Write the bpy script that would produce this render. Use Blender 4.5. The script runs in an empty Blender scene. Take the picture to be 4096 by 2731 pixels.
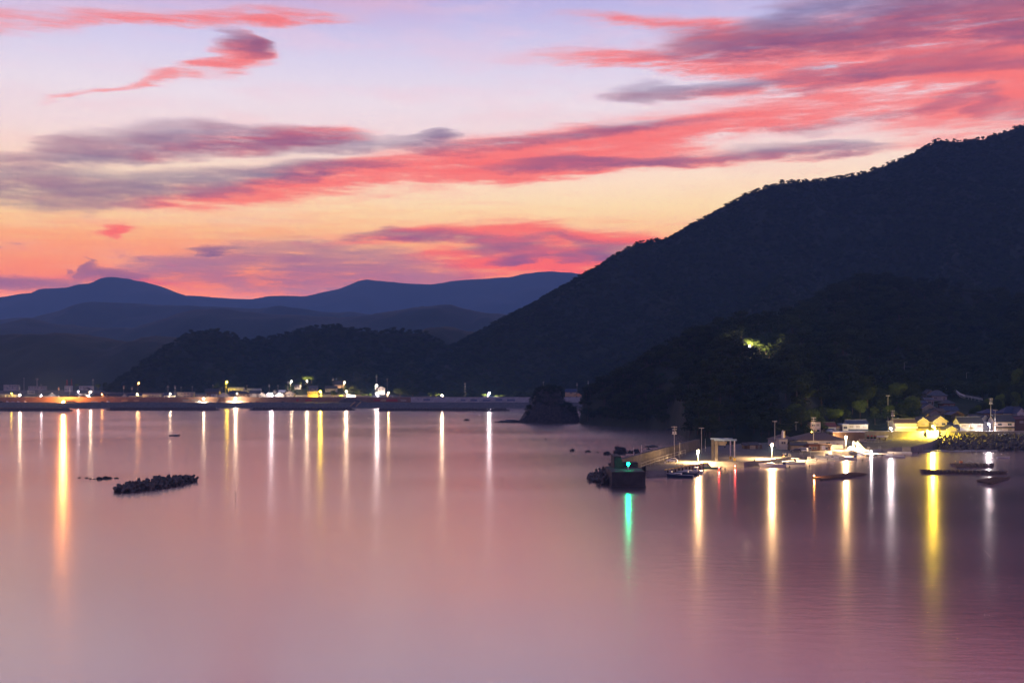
import bpy, bmesh, math, random
import numpy as np
from mathutils import Vector, Matrix, noise as mnoise

# ------------------------------------------------------------------ camera
F, CX, HY, H = 4551.1, 2048.0, 1510.0, 33.0      # focal length and horizon in photo pixels, eye height in metres
scene = bpy.context.scene
col = scene.collection
cam_data = bpy.data.cameras.new('camera')
cam = bpy.data.objects.new('camera', cam_data)
col.objects.link(cam)
cam.location = (0, 0, H)
cam.rotation_euler = (math.pi / 2, 0, 0)
cam_data.sensor_width = 36.0
cam_data.lens = 40.0
cam_data.shift_y = (HY - 1365.5) / 4096.0
cam_data.clip_start = 1.0
cam_data.clip_end = 60000.0
scene.camera = cam

# ------------------------------------------------------------------ render / colour
scene.render.engine = 'CYCLES'
cy = scene.cycles
cy.use_denoising = True
cy.adaptive_threshold = 0.02
cy.max_bounces = 4
cy.diffuse_bounces = 1
cy.glossy_bounces = 2
cy.transmission_bounces = 2
cy.volume_bounces = 0
cy.transparent_max_bounces = 6
cy.sample_clamp_indirect = 4.0
cy.caustics_reflective = False
cy.caustics_refractive = False
scene.view_settings.view_transform = 'Standard'
scene.view_settings.look = 'None'
scene.view_settings.gamma = 1.0
scene.view_settings.exposure = 0.0
scene.view_settings.use_curve_mapping = False


def lin(r, g, b, k=1.0):
    f = lambda c: (c / 255 / 12.92) if c / 255 <= 0.04045 else ((c / 255 + 0.055) / 1.055) ** 2.4
    return (f(r) * k, f(g) * k, f(b) * k, 1.0)


# ------------------------------------------------------------------ dusk sky (world)
def build_sky():
    w = bpy.data.worlds.new('World')
    scene.world = w
    w.use_nodes = True
    nt = w.node_tree
    nt.nodes.clear()
    N, L = nt.nodes, nt.links

    def link(sock, v):
        if isinstance(v, bpy.types.NodeSocket):
            L.new(v, sock)
        elif v is not None:
            sock.default_value = v

    def M(op, a, b=None, c=None, clamp=False):
        n = N.new('ShaderNodeMath'); n.operation = op; n.use_clamp = clamp
        link(n.inputs[0], a)
        if b is not None: link(n.inputs[1], b)
        if c is not None: link(n.inputs[2], c)
        return n.outputs[0]

    def smooth(v, lo, hi, tlo=0.0, thi=1.0):
        n = N.new('ShaderNodeMapRange'); n.interpolation_type = 'SMOOTHSTEP'
        link(n.inputs['Value'], v)
        n.inputs['From Min'].default_value = lo; n.inputs['From Max'].default_value = hi
        n.inputs['To Min'].default_value = tlo; n.inputs['To Max'].default_value = thi
        return n.outputs['Result']

    def mix(f, a, b):
        n = N.new('ShaderNodeMix'); n.data_type = 'RGBA'
        link(n.inputs[0], f); link(n.inputs[6], a); link(n.inputs[7], b)
        return n.outputs[2]

    def ramp(v, stops, interp='EASE'):
        n = N.new('ShaderNodeValToRGB'); n.color_ramp.interpolation = interp
        e = n.color_ramp.elements
        e[0].position, e[0].color = stops[0]
        e[1].position, e[1].color = stops[-1]
        for p, c_ in stops[1:-1]:
            k = e.new(p); k.color = c_
        link(n.inputs[0], v)
        return n.outputs[0]

    def noise(vec, scale, detail=6, rough=0.55, dist=0.0):
        n = N.new('ShaderNodeTexNoise')
        link(n.inputs['Vector'], vec)
        n.inputs['Scale'].default_value = scale
        n.inputs['Detail'].default_value = detail
        n.inputs['Roughness'].default_value = rough
        n.inputs['Distortion'].default_value = dist
        return n

    tc = N.new('ShaderNodeTexCoord')
    sep = N.new('ShaderNodeSeparateXYZ'); L.new(tc.outputs['Generated'], sep.inputs[0])
    x, y, z = sep.outputs
    az = M('ARCTAN2', x, y)
    el = M('ARCSINE', z)

    # streaky cloud noise; the layers lie nearly level and rise a little towards the north (right)
    mp = N.new('ShaderNodeMapping'); L.new(tc.outputs['Generated'], mp.inputs[0])
    mp.inputs['Rotation'].default_value = (0, math.radians(5), 0)
    mp.inputs['Scale'].default_value = (1.0, 1.0, 5.5)
    n_big = noise(mp.outputs[0], 3.6, 4, 0.55)
    n_fine = noise(mp.outputs[0], 14.0, 5, 0.70)
    mp2 = N.new('ShaderNodeVectorMath'); mp2.operation = 'MULTIPLY_ADD'
    L.new(mp.outputs[0], mp2.inputs[0]); mp2.inputs[1].default_value = (1, 1, 1.6); mp2.inputs[2].default_value = (3.1, 7.7, 1.3)
    n_warp = noise(mp2.outputs[0], 5.5, 3, 0.6)
    fine = M('SUBTRACT', n_fine.outputs['Fac'], 0.5)
    U = M('MULTIPLY_ADD', M('SUBTRACT', n_warp.outputs['Fac'], 0.5), 0.12, az)
    V = M('MULTIPLY_ADD', M('SUBTRACT', n_big.outputs['Fac'], 0.5), 0.045, el)
    V = M('MULTIPLY_ADD', fine, 0.016, V)
    U01 = M('MULTIPLY_ADD', U, 1.0 / AZ_SPAN, 0.5)

    # every cloud bank is a band along the sky: height, thickness and density against azimuth
    def banks(lst, fat):
        acc = None
        for stops in lst:
            els = []
            for (qx, qy, th, amp) in stops:
                px, py = qx * 1.7415, qy * 1.7415
                a = math.atan((px - CX) / F)
                e = math.atan((HY - py) / F * math.cos(a))
                els.append((a / AZ_SPAN + 0.5, (e, th * 1.7415 * fat / F, amp, 1)))
            n = ramp(U01, els, 'EASE' if len(els) < 4 else 'LINEAR')
            sp = N.new('ShaderNodeSeparateColor'); L.new(n, sp.inputs[0])
            q = M('DIVIDE', M('SUBTRACT', V, sp.outputs[0]), sp.outputs[1])
            f_ = M('SUBTRACT', 1.0, M('MULTIPLY', q, q), clamp=True); f_ = M('MULTIPLY', f_, f_)
            acc = M('MULTIPLY', f_, sp.outputs[2]) if acc is None else M('MULTIPLY_ADD', f_, sp.outputs[2], acc)
        return acc

    RED, DARK, VIOLET = SKY_BANKS
    red = banks(RED, 1.6)
    dark = banks(DARK, 1.9)
    vio = banks(VIOLET, 1.9)
    # thin level streaks inside every bank, and cloud opacity from the depth of it
    mp3 = N.new('ShaderNodeVectorMath'); mp3.operation = 'MULTIPLY'
    L.new(mp.outputs[0], mp3.inputs[0]); mp3.inputs[1].default_value = (1, 1, 2.2)
    n_str = noise(mp3.outputs[0], 20.0, 4, 0.65)
    st_ = M('SUBTRACT', n_str.outputs['Fac'], 0.5)
    tex = M('MULTIPLY_ADD', st_, 2.6, M('MULTIPLY_ADD', fine, 2.4, 1.0))
    tex = M('MAXIMUM', tex, 0.05)

    def opac(v, k):
        return M('SUBTRACT', 1.0, M('POWER', math.e, M('MULTIPLY', v, -k)), clamp=True)

    red = M('MULTIPLY', red, tex)
    pink = opac(red, 3.0)
    red = M('MULTIPLY', opac(red, 2.3), smooth(red, -0.1, 0.7))
    dark = opac(M('MULTIPLY', dark, M('MULTIPLY_ADD', st_, -1.2, M('MULTIPLY_ADD', fine, 3.2, 1.0))), 1.75)
    vio = opac(M('MULTIPLY', vio, M('MAXIMUM', M('MULTIPLY_ADD', fine, 3.4, M('MULTIPLY_ADD', st_, 2.2, 0.85)), 0.0)), 2.6)

    # clear sky: glow over the set sun, paling upwards, dusk blue overhead and behind
    e01 = M('DIVIDE', el, math.pi / 2, clamp=True)
    def pos(py): return math.atan((HY - py) / F) / (math.pi / 2)
    west = ramp(e01, [(0.0, lin(236, 100, 78)), (pos(1120), lin(255, 130, 60)), (pos(960), lin(255, 186, 106)),
                      (pos(830), lin(255, 218, 156)), (pos(720), lin(255, 222, 186)), (pos(560), lin(244, 216, 210)),
                      (pos(400), lin(236, 220, 226)), (pos(200), lin(212, 204, 230)), (pos(0), lin(186, 178, 222)),
                      (0.30, lin(136, 130, 184)), (0.5, lin(100, 114, 172)), (1.0, lin(80, 104, 166))], 'LINEAR')
    east = ramp(e01, [(0.0, lin(80, 92, 140)), (0.12, lin(98, 104, 158)), (0.3, lin(92, 108, 168)), (1.0, lin(82, 106, 168))], 'LINEAR')
    yy = M('ADD', M('MULTIPLY', y, 0.985), M('MULTIPLY', x, 0.17))
    side = smooth(yy, -0.15, 0.88)
    base = mix(side, east, west)

    # the same cloud sheets go on above and beside the frame
    wide = smooth(n_big.outputs['Fac'], 0.46, 0.66)
    up = smooth(el, 0.28, 0.42)
    aside = smooth(M('ABSOLUTE', az), 0.46, 0.62)
    out = M('MAXIMUM', up, aside)
    wide_r = M('MULTIPLY', M('MULTIPLY', wide, out), M('MULTIPLY_ADD', side, 0.75, 0.05))
    warm = mix(smooth(el, 0.06, 0.26), lin(255, 78, 40), lin(248, 100, 80))
    soft = mix(smooth(el, 0.06, 0.26), lin(255, 146, 92), lin(246, 170, 158))
    far_c = smooth(el, 0.30, 0.9)
    warm = mix(far_c, mix(side, lin(120, 84, 110), warm), lin(150, 96, 120))
    # broken glow low down, thin veils higher up
    glow_ = M('MULTIPLY', smooth(el, 0.20, 0.05), smooth(M('ADD', n_str.outputs['Fac'], n_big.outputs['Fac']), 0.85, 1.25))
    c = mix(M('MULTIPLY', glow_, 0.72), base, lin(255, 128, 62))
    veil = M('MULTIPLY', smooth(M('ADD', n_fine.outputs['Fac'], n_warp.outputs['Fac']), 0.9, 1.35), 0.36)
    c = mix(veil, c, mix(smooth(el, 0.10, 0.30), lin(250, 186, 150), lin(240, 196, 206)))
    c = mix(M('MULTIPLY', pink, 0.42), c, soft)
    c = mix(M('MAXIMUM', M('MULTIPLY', red, 0.92), wide_r), c, warm)
    c = mix(M('MULTIPLY', vio, 0.74), c, lin(122, 84, 124))
    c = mix(M('MULTIPLY', dark, 0.90), c, mix(smooth(n_warp.outputs['Fac'], 0.35, 0.65), lin(90, 66, 112), lin(140, 80, 106)))
    # small broken clouds over the far ridge
    scud = M('MULTIPLY', smooth(M('ADD', n_fine.outputs['Fac'], M('MULTIPLY', n_warp.outputs['Fac'], 0.5)), 0.84, 0.98), smooth(el, 0.145, 0.10))
    c = mix(M('MULTIPLY', scud, 0.75), c, mix(smooth(n_str.outputs['Fac'], 0.4, 0.6), lin(112, 78, 112), lin(214, 92, 92)))
    # light is strongest low over the horizon, seen through the most air
    air = M('DIVIDE', 940.0, M('MAXIMUM', M('SINE', el), 0.065))
    gain = M('POWER', math.e, M('MULTIPLY', air, HAZE_DENSITY * 1.0))
    gn = N.new('ShaderNodeVectorMath'); gn.operation = 'SCALE'; L.new(c, gn.inputs[0]); L.new(gain, gn.inputs['Scale'])
    c = mix(smooth(z, -0.02, 0.0), lin(60, 48, 70), gn.outputs[0])
    bg = N.new('ShaderNodeBackground'); L.new(c, bg.inputs[0]); bg.inputs[1].default_value = SKY_STRENGTH
    o = N.new('ShaderNodeOutputWorld'); L.new(bg.outputs[0], o.inputs[0])
    w.cycles.sampling_method = 'MANUAL'
    w.cycles.sample_map_resolution = 1024


SKY_STRENGTH = 1.0
HAZE_COLOR, HAZE_DENSITY = (0.28, 0.58, 1.0), 1.15e-4
AZ_SPAN = 1.2
# each bank: (x, y, half thickness, density) along it, read off the photo at 2352 px wide
SKY_BANKS = (
    [  # lit coral cloud
        [(250, 470, 12, 0), (450, 452, 20, .6), (620, 432, 26, .8), (820, 405, 40, .9), (1050, 375, 50, 1), (1300, 350, 58, 1), (1500, 312, 52, 1), (1700, 280, 40, .95), (1900, 256, 32, .7), (2100, 246, 24, .4), (2352, 240, 20, .2)],
        [(900, 400, 10, 0), (1100, 395, 30, .6), (1300, 392, 26, .9), (1450, 390, 18, .7), (1600, 375, 16, .5), (1800, 360, 14, .4), (2000, 345, 12, .3), (2200, 330, 10, 0)],
        [(1150, 122, 8, 0), (1350, 122, 14, .4), (1480, 128, 18, .9), (1650, 130, 26, .95), (1850, 118, 44, .9), (2050, 100, 60, .9), (2352, 90, 70, .9), (3000, 80, 70, .5)],
        [(1200, 60, 8, 0), (1400, 64, 14, .5), (1600, 76, 20, .6), (1800, 90, 20, .4), (1950, 90, 10, 0)],
        [(1450, 215, 10, 0), (1700, 200, 22, .6), (1900, 185, 34, .8), (2100, 172, 44, .85), (2352, 170, 60, .8), (3000, 160, 60, .4)],
        [(1850, 300, 20, 0), (2050, 300, 40, .25), (2200, 270, 60, .4), (2352, 250, 80, .45), (3000, 230, 80, .4)],
        [(-600, 28, 24, .4), (0, 28, 24, .4), (150, 30, 24, .4), (300, 20, 16, .55), (500, 20, 20, .55), (650, 20, 20, .7), (760, 25, 14, .5), (900, 30, 8, .0)],
        [(60, 250, 8, 0), (150, 225, 9, .4), (300, 186, 12, .55), (400, 165, 16, .4), (450, 146, 32, .7), (520, 122, 44, .95), (585, 98, 34, .85), (632, 92, 8, 0)],
        [(200, 350, 8, 0), (350, 350, 16, .35), (500, 340, 18, .5), (650, 322, 20, .65), (780, 312, 14, .5), (870, 310, 8, 0)],
        [(720, 560, 10, 0), (850, 545, 18, .4), (950, 530, 16, .6), (1050, 540, 24, .8), (1150, 545, 28, .9), (1250, 552, 32, 1), (1350, 560, 28, .9), (1450, 550, 14, .7), (1520, 545, 8, 0)],
        [(830, 590, 10, 0), (950, 590, 26, .6), (1050, 605, 30, .8), (1180, 605, 26, 1), (1300, 608, 22, 1), (1380, 600, 12, .7), (1460, 590, 6, 0)],
        [(190, 520, 5, 0), (265, 520, 11, .95), (335, 512, 4, 0)],
        [(-600, 640, 8, .2), (100, 640, 8, .3), (330, 642, 9, .7), (470, 652, 10, .7), (570, 655, 6, 0)],
    ],
    [  # unlit grey mauve cloud
        [(-600, 420, 30, .5), (0, 430, 30, .8), (100, 440, 36, 1), (250, 446, 30, 1), (400, 426, 24, .95), (600, 402, 20, .95), (780, 384, 13, .9), (900, 378, 8, .3), (1000, 375, 6, 0)],
        [(-600, 390, 14, .3), (0, 372, 14, .5), (150, 358, 22, .85), (350, 338, 24, .9), (520, 325, 22, .9), (700, 328, 18, .6), (850, 335, 12, .5), (950, 330, 10, .6), (1120, 335, 13, .6), (1250, 320, 13, .5), (1400, 296, 14, .55), (1550, 276, 10, .3), (1720, 262, 8, 0)],
        [(910, 318, 4, 0), (1000, 312, 9, .95), (1080, 308, 4, 0)],
        [(1080, 380, 5, 0), (1200, 385, 12, .7), (1300, 383, 14, .95), (1450, 388, 10, .7), (1600, 372, 9, .4), (1720, 355, 12, .6), (1900, 346, 12, .65), (2020, 345, 6, 0)],
        [(1480, 85, 8, 0), (1650, 95, 14, .4), (1800, 60, 28, .8), (1950, 36, 32, .8), (2100, 25, 34, .9), (2352, 15, 42, 1), (3000, 10, 42, .8)],
        [(1450, 118, 6, 0), (1600, 112, 12, .7), (1750, 98, 20, .9), (1950, 92, 18, .7), (2150, 80, 15, .5), (2300, 78, 18, .75), (2400, 76, 14, .6), (2600, 76, 8, 0)],
        [(1390, 204, 6, 0), (1500, 198, 13, .7), (1620, 190, 14, .75), (1800, 170, 13, .55), (2000, 158, 12, .4), (2200, 150, 10, .2), (2400, 150, 10, 0)],
        [(455, 110, 8, 0), (520, 88, 26, .75), (570, 92, 24, 1.0), (612, 90, 12, .6), (636, 92, 4, 0)],
        [(185, 630, 6, 0), (200, 622, 14, 1), (214, 608, 24, 1.2), (240, 622, 15, 1.2), (300, 628, 12, 1), (350, 632, 6, 0)],
        [(148, 622, 3, 0), (168, 622, 9, 1), (187, 622, 3, 0)],
        [(420, 556, 4, 0), (470, 557, 8, .9), (530, 553, 5, .4), (580, 553, 4, 0), (780, 537, 5, 0), (880, 535, 9, .75), (1000, 540, 10, .5), (1100, 560, 14, .55), (1200, 562, 13, .4), (1300, 550, 10, .5), (1370, 578, 18, .8), (1430, 572, 12, .4), (1475, 570, 5, 0)],
        [(1080, 605, 4, 0), (1170, 597, 9, 1), (1240, 592, 5, .4), (1280, 590, 3, 0)],
        [(1700, 215, 6, 0), (1850, 205, 10, .35), (2050, 140, 16, .45), (2200, 130, 18, .4), (2352, 140, 18, .4), (2800, 140, 14, .2)],
        [(1750, 300, 6, 0), (1900, 295, 12, .35), (2080, 262, 10, .3), (2250, 215, 14, .4), (2352, 260, 20, .3), (2500, 260, 10, 0)],
        [(1000, 590, 6, 0), (1090, 578, 10, .55), (1200, 575, 10, .5), (1290, 590, 12, .6), (1380, 590, 12, .5), (1460, 580, 6, 0)],
        [(-600, 650, 14, .8), (0, 655, 14, .9), (100, 662, 12, .8), (200, 655, 8, .4), (270, 650, 4, 0)],
    ],
    [  # violet bank low over the ridge
        [(-600, 665, 16, .5), (0, 660, 16, .5), (150, 660, 14, .4), (300, 620, 18, .4), (400, 608, 30, .7), (550, 610, 44, 1.0), (700, 625, 52, 1.1), (850, 630, 46, 1.0), (950, 640, 32, .8), (1050, 640, 22, .45), (1150, 640, 10, 0)],
    ])
build_sky()

# ------------------------------------------------------------------ helpers
FAR_POWER, NEAR_POWER = 4.0, 4.0        # common level of the lamps
def X(px, d): return (px - CX) * d / F
def Z(py, d): return H - (py - HY) * d / F
def P(px, py, d): return Vector((X(px, d), d, Z(py, d)))          # a pixel and a known distance
def G(px, py, z=0.0):                                             # a pixel on a level surface
    d = F * (H - z) / (py - HY)
    return Vector((X(px, d), d, z))


MATS = {}
def mat(name, rgb, rough=0.8, var=0.25, scale=1.5, metal=0.0, spec=0.3, bump=0.0, streak=(1, 1, 1), emit=None, estr=0.0):
    """procedural surface: base colour broken up by two noises, optional relief"""
    if name in MATS:
        return MATS[name]
    m = bpy.data.materials.new(name); m.use_nodes = True
    nt = m.node_tree; N, L = nt.nodes, nt.links
    b = N['Principled BSDF']
    b.inputs['Roughness'].default_value = rough
    b.inputs['Metallic'].default_value = metal
    b.inputs['Specular IOR Level'].default_value = spec
    tc = N.new('ShaderNodeTexCoord')
    mp = N.new('ShaderNodeMapping'); mp.inputs['Scale'].default_value = streak
    L.new(tc.outputs['Object'], mp.inputs[0])
    n1 = N.new('ShaderNodeTexNoise'); n1.inputs['Scale'].default_value = scale; n1.inputs['Detail'].default_value = 6
    L.new(mp.outputs[0], n1.inputs['Vector'])
    r = N.new('ShaderNodeValToRGB')
    r.color_ramp.elements[0].position = 0.3; r.color_ramp.elements[1].position = 0.7
    lo = [max(0, c * (1 - var)) for c in rgb]; hi = [min(1, c * (1 + var)) for c in rgb]
    r.color_ramp.elements[0].color = (*lo, 1); r.color_ramp.elements[1].color = (*hi, 1)
    L.new(n1.outputs['Fac'], r.inputs[0]); L.new(r.outputs[0], b.inputs['Base Color'])
    if bump:
        n2 = N.new('ShaderNodeTexNoise'); n2.inputs['Scale'].default_value = scale * 4; n2.inputs['Detail'].default_value = 8
        L.new(mp.outputs[0], n2.inputs['Vector'])
        bp = N.new('ShaderNodeBump'); bp.inputs['Strength'].default_value = bump; bp.inputs['Distance'].default_value = 0.2
        L.new(n2.outputs['Fac'], bp.inputs['Height']); L.new(bp.outputs[0], b.inputs['Normal'])
    if emit:
        b.inputs['Emission Color'].default_value = (*emit, 1); b.inputs['Emission Strength'].default_value = estr
        m.cycles.emission_sampling = 'NONE'
    MATS[name] = m
    return m


class MB:
    """collects vertices and faces for one mesh"""
    def __init__(s): s.v, s.f = [], []
    def add(s, vs, fs):
        o = len(s.v); s.v += [tuple(p) for p in vs]; s.f += [tuple(i + o for i in f) for f in fs]; return s
    def box(s, c, size, rz=0.0, taper=1.0):
        hx, hy, hz = size[0] / 2, size[1] / 2, size[2] / 2
        ca, sa = math.cos(rz), math.sin(rz); vs = []
        for dz in (-1, 1):
            t = taper if dz > 0 else 1.0
            for dx, dy in ((-1, -1), (1, -1), (1, 1), (-1, 1)):
                lx, ly = dx * hx * t, dy * hy * t
                vs.append((c[0] + lx * ca - ly * sa, c[1] + lx * sa + ly * ca, c[2] + dz * hz))
        return s.add(vs, [(3, 2, 1, 0), (4, 5, 6, 7), (0, 1, 5, 4), (1, 2, 6, 5), (2, 3, 7, 6), (3, 0, 4, 7)])
    def tube(s, a, b, r0, r1=None, n=8):
        a, b = Vector(a), Vector(b); r1 = r0 if r1 is None else r1
        d = (b - a).normalized(); u = d.orthogonal().normalized(); w = d.cross(u); vs = []
        for p, r in ((a, r0), (b, r1)):
            for i in range(n):
                t = 2 * math.pi * i / n
                vs.append(p + u * (math.cos(t) * r) + w * (math.sin(t) * r))
        fs = [(i, (i + 1) % n, n + (i + 1) % n, n + i) for i in range(n)]
        fs += [tuple(reversed(range(n))), tuple(range(n, 2 * n))]
        return s.add(vs, fs)
    def path(s, pts, r, n=5):
        for a, b in zip(pts, pts[1:]): s.tube(a, b, r, r, n)
        return s
    def prism(s, poly, z0, z1):
        """level outline (counter-clockwise) raised from z0 to z1"""
        n = len(poly)
        vs = [(p[0], p[1], z0) for p in poly] + [(p[0], p[1], z1) for p in poly]
        fs = [(i, (i + 1) % n, n + (i + 1) % n, n + i) for i in range(n)] + [tuple(reversed(range(n))), tuple(range(n, 2 * n))]
        return s.add(vs, fs)
    def loft(s, rings, caps=True, closed=True):
        n = len(rings[0]); vs = [p for r in rings for p in r]; fs = []
        for k in range(len(rings) - 1):
            for i in range(n if closed else n - 1):
                j = (i + 1) % n
                fs.append((k * n + i, k * n + j, (k + 1) * n + j, (k + 1) * n + i))
        if caps: fs += [tuple(reversed(range(n))), tuple(range((len(rings) - 1) * n, len(rings) * n))]
        return s.add(vs, fs)
    def sphere(s, c, r, seg=10, rings=6, sq=(1, 1, 1)):
        rr = []
        for k in range(1, rings):
            t = math.pi * k / rings
            rr.append([(c[0] + r * sq[0] * math.sin(t) * math.cos(2 * math.pi * i / seg), c[1] + r * sq[1] * math.sin(t) * math.sin(2 * math.pi * i / seg), c[2] - r * sq[2] * math.cos(t)) for i in range(seg)])
        return s.loft(rr)
    def mesh(s, name, m, smooth=False):
        me = bpy.data.meshes.new(name); me.from_pydata(s.v, [], s.f); me.validate()
        if m: me.materials.append(m)
        if smooth: me.polygons.foreach_set('use_smooth', [True] * len(me.polygons))
        return me
    def build(s, name, m, parent=None, smooth=False):
        return link_obj(name, s.mesh(name, m, smooth), parent)


def link_obj(name, me, parent=None):
    o = bpy.data.objects.new(name, me); col.objects.link(o)
    if parent: o.parent = parent
    return o


def tag(o, label=None, cat=None, group=None, kind=None):
    if label: o['label'] = label
    if cat: o['category'] = cat
    if group: o['group'] = group
    if kind: o['kind'] = kind
    return o


def thing(name, loc, label, cat, group=None, rz=0.0):
    o = bpy.data.objects.new(name, None); col.objects.link(o)
    o.empty_display_size = 0.5
    o.location = loc; o.rotation_euler = (0, 0, rz)
    return tag(o, label, cat, group)


def copy_tree(o, parent=None):
    c = o.copy(); col.objects.link(c); c.parent = parent
    for ch in list(o.children):
        copy_tree(ch, c)
    return c


def fbm(xs, ys, seed, scale, octaves=5, gain=0.5):
    """value-noise fbm on numpy arrays"""
    out = np.zeros_like(xs, dtype=float); amp, fr, tot = 1.0, 1.0 / scale, 0.0
    rng = np.random.RandomState(seed)
    for k in range(octaves):
        tab = rng.rand(256, 256)
        u = xs * fr + 37.1 * k + 1000; v = ys * fr + 11.7 * k + 1000
        iu = np.floor(u).astype(int); iv = np.floor(v).astype(int)
        fu = u - iu; fv = v - iv
        fu = fu * fu * (3 - 2 * fu); fv = fv * fv * (3 - 2 * fv)
        t = lambda a, b: tab[a & 255, b & 255]
        val = (t(iu, iv) * (1 - fu) + t(iu + 1, iv) * fu) * (1 - fv) + (t(iu, iv + 1) * (1 - fu) + t(iu + 1, iv + 1) * fu) * fv
        out += amp * (val * 2 - 1); tot += amp; amp *= gain; fr *= 2
    return out / tot


def grid_mesh(name, xs, ys, zs, m, smooth=True):
    ny, nx = zs.shape
    gx, gy = np.meshgrid(xs, ys)
    co = np.stack([gx.ravel(), gy.ravel(), zs.ravel()], 1)
    i = np.arange((ny - 1) * (nx - 1)); r, c = i // (nx - 1), i % (nx - 1)
    a = r * nx + c
    quads = np.stack([a, a + 1, a + nx + 1, a + nx], 1)
    me = bpy.data.meshes.new(name)
    me.vertices.add(len(co)); me.vertices.foreach_set('co', co.astype(np.float32).ravel())
    me.loops.add(quads.size); me.loops.foreach_set('vertex_index', quads.astype(np.int32).ravel())
    me.polygons.add(len(quads)); me.polygons.foreach_set('loop_start', (np.arange(len(quads)) * 4).astype(np.int32))
    me.polygons.foreach_set('loop_total', np.full(len(quads), 4, np.int32))
    if smooth: me.polygons.foreach_set('use_smooth', np.ones(len(quads), bool))
    me.update(); me.validate()
    if m: me.materials.append(m)
    return link_obj(name, me)

# ------------------------------------------------------------------ materials of the setting
def foliage_mat(name, rgb, var=0.5, trans=0.25):
    m = bpy.data.materials.new(name); m.use_nodes = True
    nt = m.node_tree; N, L = nt.nodes, nt.links
    b = N['Principled BSDF']; b.inputs['Roughness'].default_value = 0.85; b.inputs['Specular IOR Level'].default_value = 0.04
    oi = N.new('ShaderNodeObjectInfo')
    tc = N.new('ShaderNodeTexCoord')
    n1 = N.new('ShaderNodeTexNoise'); n1.inputs['Scale'].default_value = 0.9; n1.inputs['Detail'].default_value = 3
    L.new(tc.outputs['Object'], n1.inputs['Vector'])
    ad = N.new('ShaderNodeMath'); ad.operation = 'MULTIPLY_ADD'; L.new(oi.outputs['Random'], ad.inputs[0]); ad.inputs[1].default_value = 0.5
    L.new(n1.outputs['Fac'], ad.inputs[2])
    r = N.new('ShaderNodeValToRGB'); r.color_ramp.elements[0].position = 0.35; r.color_ramp.elements[1].position = 1.0
    r.color_ramp.elements[0].color = (*[c * (1 - var) for c in rgb], 1)
    r.color_ramp.elements[1].color = (rgb[0] * (1 + var), rgb[1] * (1 + var * 0.8), rgb[2] * (1 + var * 0.2), 1)
    L.new(ad.outputs[0], r.inputs[0]); L.new(r.outputs[0], b.inputs['Base Color'])
    MATS[name] = m
    return m

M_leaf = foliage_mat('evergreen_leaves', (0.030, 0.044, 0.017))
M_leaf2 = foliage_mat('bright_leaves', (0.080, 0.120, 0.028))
M_bark = mat('bark', (0.07, 0.05, 0.035), 0.9, 0.4, 3, bump=0.3)
M_forest = mat('forest_floor', (0.020, 0.026, 0.012), 0.95, 0.5, 0.05, bump=0.0)
M_farhill = mat('far_forest', (0.028, 0.036, 0.020), 0.95, 0.35, 0.01)
M_rock = mat('wet_rock', (0.034, 0.030, 0.028), 0.75, 0.5, 0.6, bump=0.5)

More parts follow.
